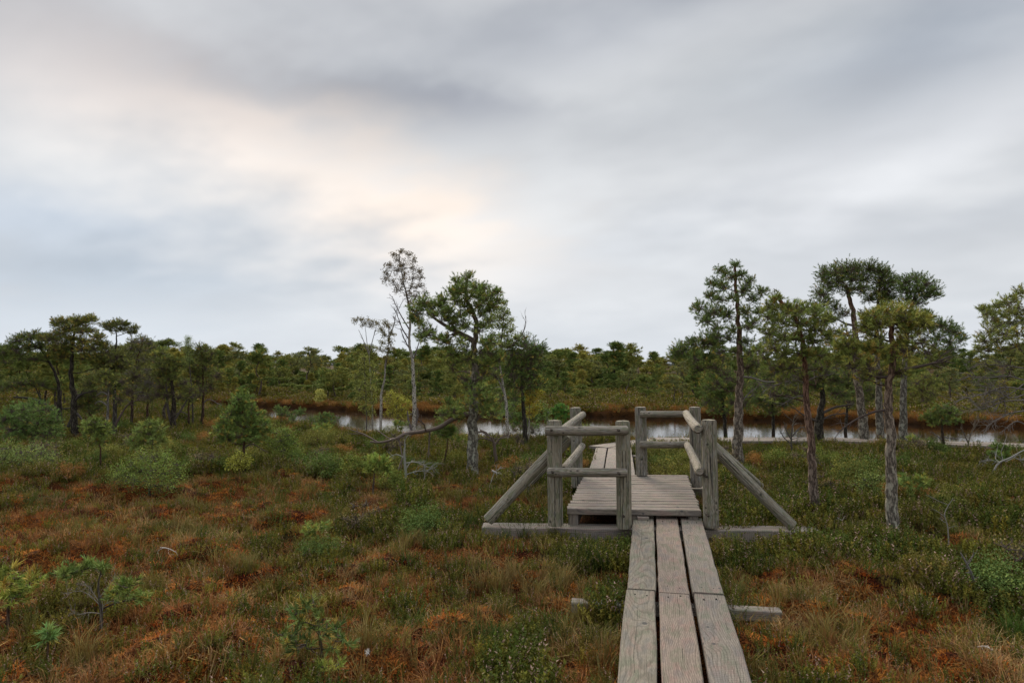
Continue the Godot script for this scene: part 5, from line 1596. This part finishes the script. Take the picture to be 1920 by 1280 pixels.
func build_dead() -> void:
	rng.seed = 520
	bare("dead_tree", "pale lichened dead stem with a tangle of grey limbs", "dead tree", [[[[762, 905], [760, 880], [758, 850], [760, 832]], 7, 2], [[[762, 868], [778, 866], [795, 872], [812, 880]], 2.6, 18], [[[762, 890], [778, 884], [800, 882], [820, 874]], 2.6, 16], [[[795, 905], [796, 885], [794, 862]], 2.6, 6], [[[761, 860], [745, 852], [730, 856]], 2.2, 14]], Color(0.24, 0.24, 0.21))
	bare("dead_tree", "brown twisted dead pine between the forked pine and the brace", "dead tree", [[[[932, 872], [928, 850], [926, 830], [918, 818], [900, 806]], 8, 6], [[[926, 828], [910, 822], [892, 822]], 5, 8], [[[927, 835], [940, 820], [955, 814]], 4, 8], [[[930, 858], [938, 868], [942, 880]], 3, 2]], Color(0.13, 0.10, 0.085))
	bare("dead_branch", "forked pale dead branch sticking out of heather by the brace", "branch", [[[[915, 912], [925, 890], [932, 882]], 3, 4], [[[922, 882], [935, 888], [950, 892], [962, 896]], 4, 8]], Color(0.36, 0.34, 0.31))
	bare("dead_tree", "short splintered grey snag with stub branches in dark heather", "dead tree", [[[[1838, 1125], [1828, 1090], [1815, 1060], [1802, 1036]], 6.5, 3], [[[1826, 1082], [1818, 1068], [1810, 1060]], 3, 1], [[[1826, 1085], [1836, 1082]], 2.5, 1], [[[1832, 1105], [1842, 1098]], 2.5, 0], [[[1820, 1072], [1808, 1074]], 2.5, 0]], Color(0.17, 0.16, 0.15))
	bare("dead_branch", "thin pale dead stick leaning in the heather behind the snag", "branch", [[[[1780, 1020], [1778, 990], [1772, 962], [1788, 934]], 2.6, 4]], Color(0.24, 0.23, 0.21))
	bare("dead_branch", "fallen silvery pine bough with one green tuft at the bank", "branch", [[[[1852, 888], [1870, 872], [1895, 858], [1925, 842], [1960, 832]], 4, 16], [[[1875, 868], [1858, 862], [1840, 864]], 2, 18], [[[1900, 856], [1915, 862], [1935, 860]], 2.4, 12]], Color(0.25, 0.24, 0.22))
	px_tree("pine_sapling", "green pine tuft growing through the fallen silvery bough", "sapling", [[1878, 880], [1878, 862], [1876, 845]], 4, [[1870, 838, 8], [1882, 842, 8], [1864, 850, 7], [1876, 854, 8], [1888, 856, 6]], {"tint": Color(0.08, 0.13, 0.035), "tint2": Color(0.14, 0.17, 0.04)})
	bare("dead_shrub", "leafless forked shrub between the slender pine and the reddish stem", "shrub", [[[[1488, 850], [1484, 830], [1486, 805], [1490, 780]], 4, 8], [[[1485, 825], [1475, 808], [1470, 790]], 3, 8], [[[1486, 818], [1500, 802], [1512, 800]], 3, 8], [[[1485, 832], [1472, 822], [1462, 806]], 3, 7]], Color(0.09, 0.08, 0.07))
	bare("dead_shrub", "bare thin-twigged shrub leaning over the bank boardwalk", "shrub", [[[[1812, 852], [1816, 832], [1822, 812], [1832, 795]], 3, 12], [[[1816, 830], [1808, 812], [1802, 800]], 2.5, 10]], Color(0.13, 0.11, 0.09))
	# dead sticks lying in the moss by the path
	for s in [[700, 890, 712, 882, "short bleached stick lying in heath under the lime sapling"], [1560, 972, 1580, 978, "short bleached stick lying beside the lichened pine foot"], [1835, 1212, 1862, 1218, "bleached twig lying on the russet moss"], [300, 1030, 330, 1038, "grey twig lying in the matted grass"]]:
		var p := gpt(s[0], s[1], 0.06)
		var q := gpt(s[2], s[3], 0.10)
		p.y = gh(p.x, p.z) + 0.05
		q.y = gh(q.x, q.z) + 0.08
		var t := thing("dead_stick", s[4], "stick", p)
		dead_limb(t, p, [[p, p.lerp(q, 0.5) + Vector3(0, 0.012, 0), q], 0.005, 3], Color(0.42, 0.40, 0.37))
	# cottongrass head left white in the moss
	var cg := gpt(687, 1210, 0.05)
	cg.y = gh(cg.x, cg.z)
	var root := thing("cottongrass", "single white cottongrass head beside the knee-high pine seedling", "flower", cg)
	var stem := Buf.new()
	stem.tube(PackedVector3Array([Vector3(0, -0.03, 0), Vector3(0.006, 0.045, 0)]), PackedFloat32Array([0.0018, 0.0014]), 4, Color(0.2, 0.16, 0.07), Color(0.2, 0.16, 0.07), false)
	part("stem", stem.mesh(), mats.twig, root)
	var head := Buf.new()
	for k in 70:
		var d := Vector3(rng.randfn() * 0.5, rng.randfn() + 0.3, rng.randfn() * 0.5).normalized()
		var s := d.cross(Vector3(rng.randf(), rng.randf(), rng.randf() - 0.5)).normalized() * 0.0022
		head.tri(Vector3(0.006, 0.05, 0) - s, Vector3(0.006, 0.05, 0) + s, Vector3(0.006, 0.05, 0) + d * rng.randf_range(0.014, 0.026), Color(0.8, 0.79, 0.75))
	part("seed_head", head.mesh(false), mats.twig, root)


# ---------------------------------------------------------------- the wood beyond the river

func proto(called: String, tall: float, style: int) -> Node3D:
	var root := Node3D.new()
	root.name = called
	var trunk := [Vector3.ZERO]
	var lean := Vector3(rng.randf_range(-0.12, 0.12), 0, rng.randf_range(-0.12, 0.12))
	for k in range(1, 6):
		var f := k / 5.0
		trunk.append(Vector3(0, tall * f * 0.93, 0) + lean * f * tall + Vector3(rng.randf_range(-0.05, 0.05), 0, rng.randf_range(-0.05, 0.05)) * tall)
	var clumps := []
	var from: float = [0.34, 0.16, 0.42, 0.12, 0.5][style]
	var wide: float = [0.24, 0.19, 0.28, 0.24, 0.20][style]
	for k in [20, 22, 18, 24, 14][style]:
		var f := lerpf(from, 1.0, rng.randf())
		var a := rng.randf() * TAU
		var shape := 1.0
		if style == 1 or style == 3:
			shape = 1.15 - (f - from) / (1.0 - from)
		else:
			shape = 0.55 + 0.6 * sin((f - from) / (1.0 - from) * PI)
		var rr := tall * wide * shape * sqrt(rng.randf())
		clumps.append([Vector3(cos(a) * rr, tall * f, sin(a) * rr) + lean * f * tall, tall * rng.randf_range(0.06, 0.10), 0.6])
	clumps.append([Vector3(0, tall * 0.99, 0) + lean * tall, tall * 0.06, 0.8])
	var warm := style == 3
	grow_into(root, Vector3.ZERO, trunk, tall * 0.018 + 0.01, tall * 0.006, clumps, {
		"set": tufts_far, "many": 0.55, "scale": 1.0, "dens": 1.3, "twigs": false, "merge": true, "sides": 6, "bark": Color(0.15, 0.13, 0.12), "bark2": Color(0.15, 0.11, 0.085),
		"tint": [Color(0.075, 0.10, 0.028), Color(0.06, 0.09, 0.026), Color(0.10, 0.115, 0.03), Color(0.135, 0.135, 0.034), Color(0.09, 0.10, 0.04)][style],
		"tint2": [Color(0.13, 0.145, 0.037), Color(0.11, 0.135, 0.036), Color(0.165, 0.16, 0.04), Color(0.21, 0.185, 0.044), Color(0.13, 0.135, 0.05)][style], "warm": 0.4 if not warm else 1.0,
		"bare": 0.35 if style == 4 else 0.05})
	return root


func build_wood_beyond() -> void:
	rng.seed = 640
	var protos := []
	for k in 10:
		protos.append(proto("pine_tree", 2.6, k % 5))
	var kinds := ["rounded dark pine in the low wood beyond the river", "pointed dark pine in the low wood beyond the river", "broad olive pine in the low wood beyond the river", "warm olive bushy pine in the low wood beyond the river", "thin twiggy pine in the low wood beyond the river"]
	var placed_at := []
	var made := 0
	var tries := 0
	while made < 285 and tries < 6000:
		tries += 1
		var row: int = [0, 0, 1, 0, 2][made % 5]
		var d: float = [rng.randf_range(40.0, 57.0), rng.randf_range(55.0, 74.0), rng.randf_range(72.0, 105.0)][row]
		var x := d * rng.randf_range(-0.86, 0.86)
		if d < along(FAR_BANK, x) + 8.0:
			continue
		var ok := true
		for q: Vector2 in placed_at:
			if q.distance_to(Vector2(x, d)) < 0.7 + d * 0.004:
				ok = false
				break
		if not ok:
			continue
		placed_at.append(Vector2(x, d))
		var k := rng.randi() % 10
		# the tops make an uneven line a little above eye level
		var edge := n_zone.get_noise_2d(x * 0.25 + 500.0, d * 0.05) * 0.30
		var tall: float = [rng.randf_range(1.3, 2.75), rng.randf_range(1.6, 3.2), rng.randf_range(2.0, 3.9)][row] * (1.0 + edge)
		var o: Node3D = protos[k].duplicate()
		o.name = numbered("pine_tree")
		add_child(o)
		var s := tall / 2.6
		o.position = Vector3(x, gh(x, -d) - 0.03, -d)
		o.rotation.y = rng.randf() * TAU
		o.scale = Vector3(s * rng.randf_range(1.15, 1.8), s, s * rng.randf_range(1.15, 1.8))
		o.set_meta("label", kinds[k % 5])
		o.set_meta("category", "pine tree")
		o.set_meta("group", "pines of the low wood beyond the river")
		made += 1
	# the open heath between the bank and the wood: knee- to waist-high pines
	var small := ["short pine bush on the heath of the far bank", "small pointed pine on the heath of the far bank", "low spreading pine on the heath of the far bank", "olive pine bush on the heath of the far bank", "scrawny small pine on the heath of the far bank"]
	made = 0
	tries = 0
	while made < 150 and tries < 6000:
		tries += 1
		var x := rng.randf_range(-26.0, 34.0)
		var d := along(FAR_BANK, x) + rng.randf_range(2.0, 15.0)
		if absf(x) > d * 0.85:
			continue
		var k := rng.randi() % 10
		var o: Node3D = protos[k].duplicate()
		o.name = numbered("small_pine")
		add_child(o)
		var s := rng.randf_range(0.6, 1.7) * rng.randf_range(0.7, 1.0) / 2.6
		o.position = Vector3(x, gh(x, -d) - 0.02, -d)
		o.rotation.y = rng.randf() * TAU
		o.scale = Vector3(s * 1.35, s, s * 1.35)
		o.set_meta("label", small[k % 5])
		o.set_meta("category", "small pine")
		o.set_meta("group", "small pines on the far bank heath")
		made += 1
	# the near side, away to the left of the river bend: a loose grove
	made = 0
	tries = 0
	while made < 34 and tries < 2000:
		tries += 1
		var d := rng.randf_range(19.0, 38.0)
		var x := -d * rng.randf_range(0.36, 0.95)
		if river_depth(x, -d) > -1.0:
			continue
		var k := rng.randi() % 10
		var o: Node3D = protos[k].duplicate()
		o.name = numbered("pine_tree")
		add_child(o)
		var s := rng.randf_range(1.3, 2.3) / 2.6
		o.position = Vector3(x, gh(x, -d) - 0.02, -d)
		o.rotation.y = rng.randf() * TAU
		o.scale = Vector3(s * 1.2, s, s * 1.2)
		o.set_meta("label", kinds[k % 5].replace("the low wood beyond the river", "the loose grove by the river bend"))
		o.set_meta("category", "pine tree")
		o.set_meta("group", "pines of the loose grove by the river bend")
		made += 1
	# farther off the wood reads as one mass
	var far_set := []
	for k in 640:
		var d := rng.randf_range(100.0, 230.0)
		var x := d * rng.randf_range(-1.0, 1.0)
		var s := rng.randf_range(1.7, 3.5) / 2.6
		far_set.append(Transform3D(Basis(Vector3.UP, rng.randf() * TAU).scaled(Vector3(s * 1.5, s, s * 1.5)), Vector3(x, gh(x, -d) - 0.05, -d)))
	var scrub := []
	while scrub.size() < 820:
		var d := rng.randf_range(30.0, 62.0)
		var x := d * rng.randf_range(-0.9, 0.9)
		if d < along(FAR_BANK, x) + 4.0 or n_zone.get_noise_2d(x * 0.5, d * 0.5) < -0.18:
			continue
		var s := rng.randf_range(0.4, 1.1) * (0.6 + 0.4 * smoothstep(32.0, 45.0, d)) / 2.6
		scrub.append(Transform3D(Basis(Vector3.UP, rng.randf() * TAU).scaled(Vector3(s * 2.0, s, s * 2.0)), Vector3(x, gh(x, -d) - 0.08, -d)))
	for k in 4:
		var am := ArrayMesh.new()
		var half := far_set.slice(k * 320, k * 320 + 320) if k < 2 else scrub.slice((k - 2) * 410, (k - 2) * 410 + 410)
		for ch in protos[[0, 3, 5, 6][k]].get_children():
			am.add_surface_from_arrays(Mesh.PRIMITIVE_TRIANGLES, ch.mesh.surface_get_arrays(0))
			am.surface_set_material(am.get_surface_count() - 1, ch.material_override)
		var tn := PackedColorArray()
		for q in half.size():
			var kk := rng.randf_range(0.85, 1.15)
			tn.append(Color(kk, kk, kk))
		scatter("distant_wood" if k < 2 else "pine_scrub", ["distant rounded pines closing the horizon", "distant bushy olive pines closing the horizon", "dense rounded low pine scrub at the foot of the far wood", "dense pointed low pine scrub at the foot of the far wood"][k], "wood" if k < 2 else "scrub", am, null, half, tn)
	for q: Node3D in protos:
		q.free()


func bush_proto(called: String, tall: float, wide: float, o: Dictionary) -> Node3D:
	var root := Node3D.new()
	root.name = called
	var clumps := []
	for k in o.get("pads", 14):
		var a := rng.randf() * TAU
		var f := sqrt(rng.randf())
		clumps.append([Vector3(cos(a) * wide * f, tall * rng.randf_range(0.35, 0.95) * (1.0 - 0.35 * f), sin(a) * wide * f), wide * rng.randf_range(0.22, 0.4), 0.75])
	grow_into(root, Vector3.ZERO, [Vector3.ZERO, Vector3(0.01, tall * 0.3, 0), Vector3(-0.01, tall * 0.75, 0.01)], 0.007, 0.003, clumps, o)
	return root


func build_low_shrubs() -> void:
	rng.seed = 720
	var sorts := [
		["dwarf_shrub", "dark green dwarf shrub on the near heath", 0.30, 0.22, {"merge": true, "leafy": true, "set": leaves_small, "loose": 1.6, "tint": Color(0.05, 0.08, 0.024), "tint2": Color(0.085, 0.105, 0.028), "dens": 0.6, "warm": 0.0, "sides": 5, "bark": DARKBARK, "limb_from": 0.0, "twigs": false}],
		["dwarf_shrub", "olive dwarf shrub on the near heath", 0.26, 0.22, {"merge": true, "leafy": true, "set": leaves_small, "loose": 1.6, "tint": Color(0.085, 0.092, 0.026), "tint2": Color(0.135, 0.125, 0.034), "dens": 0.6, "warm": 0.3, "sides": 5, "bark": DARKBARK, "limb_from": 0.0, "twigs": false}],
		["dwarf_shrub", "pale lime dwarf shrub on the near heath", 0.30, 0.18, {"merge": true, "leafy": true, "set": leaves_small, "scale": 1.0, "loose": 1.6, "tint": Color(0.065, 0.09, 0.022), "tint2": Color(0.115, 0.125, 0.032), "dens": 0.7, "warm": 0.3, "sides": 5, "bark": DARKBARK, "limb_from": 0.0, "twigs": false}],
		["dwarf_shrub", "reddish brown dwarf shrub on the near heath", 0.24, 0.18, {"merge": true, "leafy": true, "set": leaves_small, "tint": Color(0.16, 0.075, 0.03), "tint2": Color(0.22, 0.13, 0.04), "dens": 0.8, "warm": 0.0, "sides": 5, "bark": DARKBARK, "limb_from": 0.0, "twigs": false}],
		["pine_seedling", "ankle-high green pine seedling on the near heath", 0.36, 0.14, {"merge": true, "set": tufts, "pads": 7, "tint": Color(0.08, 0.12, 0.033), "tint2": Color(0.15, 0.17, 0.04), "dens": 0.8, "warm": 0.8, "sides": 5, "bark": DARKBARK, "limb_from": 0.2, "twigs": false}],
		["bare_shrub", "leafless grey-brown dwarf shrub on the near heath", 0.34, 0.20, {"leafy": true, "merge": true, "set": leaves_small, "bare": 0.85, "tint": Color(0.12, 0.10, 0.05), "tint2": Color(0.16, 0.12, 0.05), "dens": 0.6, "sides": 5, "bark": Color(0.13, 0.105, 0.085), "limb": Color(0.13, 0.105, 0.085), "twig": Color(0.12, 0.095, 0.075), "limb_from": 0.0}],
	]
	var protos := []
	for q: Array in sorts:
		for k in 2:
			protos.append([bush_proto(q[0], q[2], q[3], q[4]), q])
	var made := 0
	var tries := 0
	while made < 170 and tries < 4000:
		tries += 1
		var p := spot(5.0, 21.0)
		if river_depth(p.x, p.y) > -0.5 or on_wood(p.x, p.y, 0.25) or absf(p.x - 1.2) < 2.0 and -p.y < 8.5:
			continue
		if green_at(p.x, p.y) < 0.42 + rng.randf() * 0.25:
			continue
		var kind: int = [0, 1, 2, 3, 4, 5, 0, 1, 6, 7, 8, 2, 10, 11, 2, 3][rng.randi() % 16]
		var q: Array = protos[kind][1]
		var o: Node3D = protos[kind][0].duplicate()
		o.name = numbered(q[0])
		add_child(o)
		var s := rng.randf_range(0.7, 1.35)
		o.position = Vector3(p.x, gh(p.x, p.y) - 0.01, p.y)
		o.rotation.y = rng.randf() * TAU
		o.scale = Vector3(s, s * rng.randf_range(0.85, 1.2), s)
		o.set_meta("label", q[1])
		o.set_meta("category", "seedling" if q[0] == "pine_seedling" else "shrub")
		o.set_meta("group", "dwarf shrubs and seedlings of the near heath")
		made += 1
	for q in protos:
		q[0].free()


# ----------------------------------------------------------------

func _ready() -> void:
	var cam := Camera3D.new()
	cam.name = "camera"
	cam.fov = rad_to_deg(2.0 * atan(640.0 / FOCAL))
	cam.near = 0.05
	cam.far = 900.0
	cam_basis = Basis(Vector3.RIGHT, atan(40.0 / FOCAL))
	cam.transform = Transform3D(cam_basis, Vector3(0, EYE, 0))
	add_child(cam)
	var env := Environment.new()
	env.background_mode = Environment.BG_SKY
	env.tonemap_mode = Environment.TONE_MAPPER_LINEAR
	env.tonemap_exposure = 2.0
	env.background_energy_multiplier = 0.635
	env.sdfgi_enabled = true
	env.ssao_enabled = true
	env.ssil_enabled = true
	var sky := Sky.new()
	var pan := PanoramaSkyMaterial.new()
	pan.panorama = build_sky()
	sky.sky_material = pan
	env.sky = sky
	var we := WorldEnvironment.new()
	we.name = "world_environment"
	we.environment = env
	add_child(we)
	var sun := DirectionalLight3D.new()
	sun.name = "sun"
	sun.light_energy = 0.6
	sun.light_color = Color(1.0, 0.93, 0.83)
	sun.light_angular_distance = 25.0
	sun.shadow_enabled = true
	add_child(sun)
	# behind thin cloud, ahead and to the left of the path
	sun.look_at_from_position(Vector3(-3.0, 6.0, -14.0), Vector3.ZERO)

	for q in [[n_broad, 0.16, 1, 2], [n_hum, 1.15, 2, 3], [n_fine, 3.6, 3, 2], [n_zone, 0.30, 4, 3], [n_patch, 1.1, 6, 3]]:
		q[0].frequency = q[1]
		q[0].seed = q[2]
		q[0].fractal_octaves = q[3]
		q[0].noise_type = FastNoiseLite.TYPE_SIMPLEX_SMOOTH
	for q in [[150, 1140, 170, 50, 0.45], [780, 960, 200, 45, 0.4], [450, 1085, 110, 35, 0.3], [960, 1190, 120, 40, 0.4], [1130, 1030, 70, 50, 0.7], [1420, 1030, 130, 50, 0.7], [1780, 1090, 170, 55, 0.55], [1130, 1180, 50, 60, 0.5],
			[1650, 970, 330, 70, 0.5], [1600, 870, 400, 40, 0.4], [1440, 1105, 70, 25, -0.6], [1650, 1210, 330, 70, -0.5], [250, 920, 130, 18, -0.6], [480, 905, 120, 16, -0.55], [120, 1010, 260, 60, -0.35], [640, 1060, 260, 50, -0.3], [60, 1245, 120, 40, -0.4], [700, 1230, 160, 50, -0.3],
			[250, 860, 420, 30, 0.35], [640, 870, 120, 40, 0.1], [1050, 900, 120, 40, 0.3], [1540, 1010, 90, 30, 0.4], [1146, 1140, 22, 22, 0.9], [280, 1000, 330, 70, -0.22], [420, 1180, 300, 60, -0.15]]:
		add_patch(q[0], q[1], q[2], q[3], q[4])
	wood_textures()
	other_materials()
	make_templates()
	print("materials ", Time.get_ticks_msec())
	build_ground()
	print("ground ", Time.get_ticks_msec())
	build_wood()
	build_pines()
	print("pines ", Time.get_ticks_msec())
	build_birches()
	build_dead()
	build_wood_beyond()
	build_low_shrubs()
	print("wood ", Time.get_ticks_msec())
	build_cover()
	print("done ", Time.get_ticks_msec())
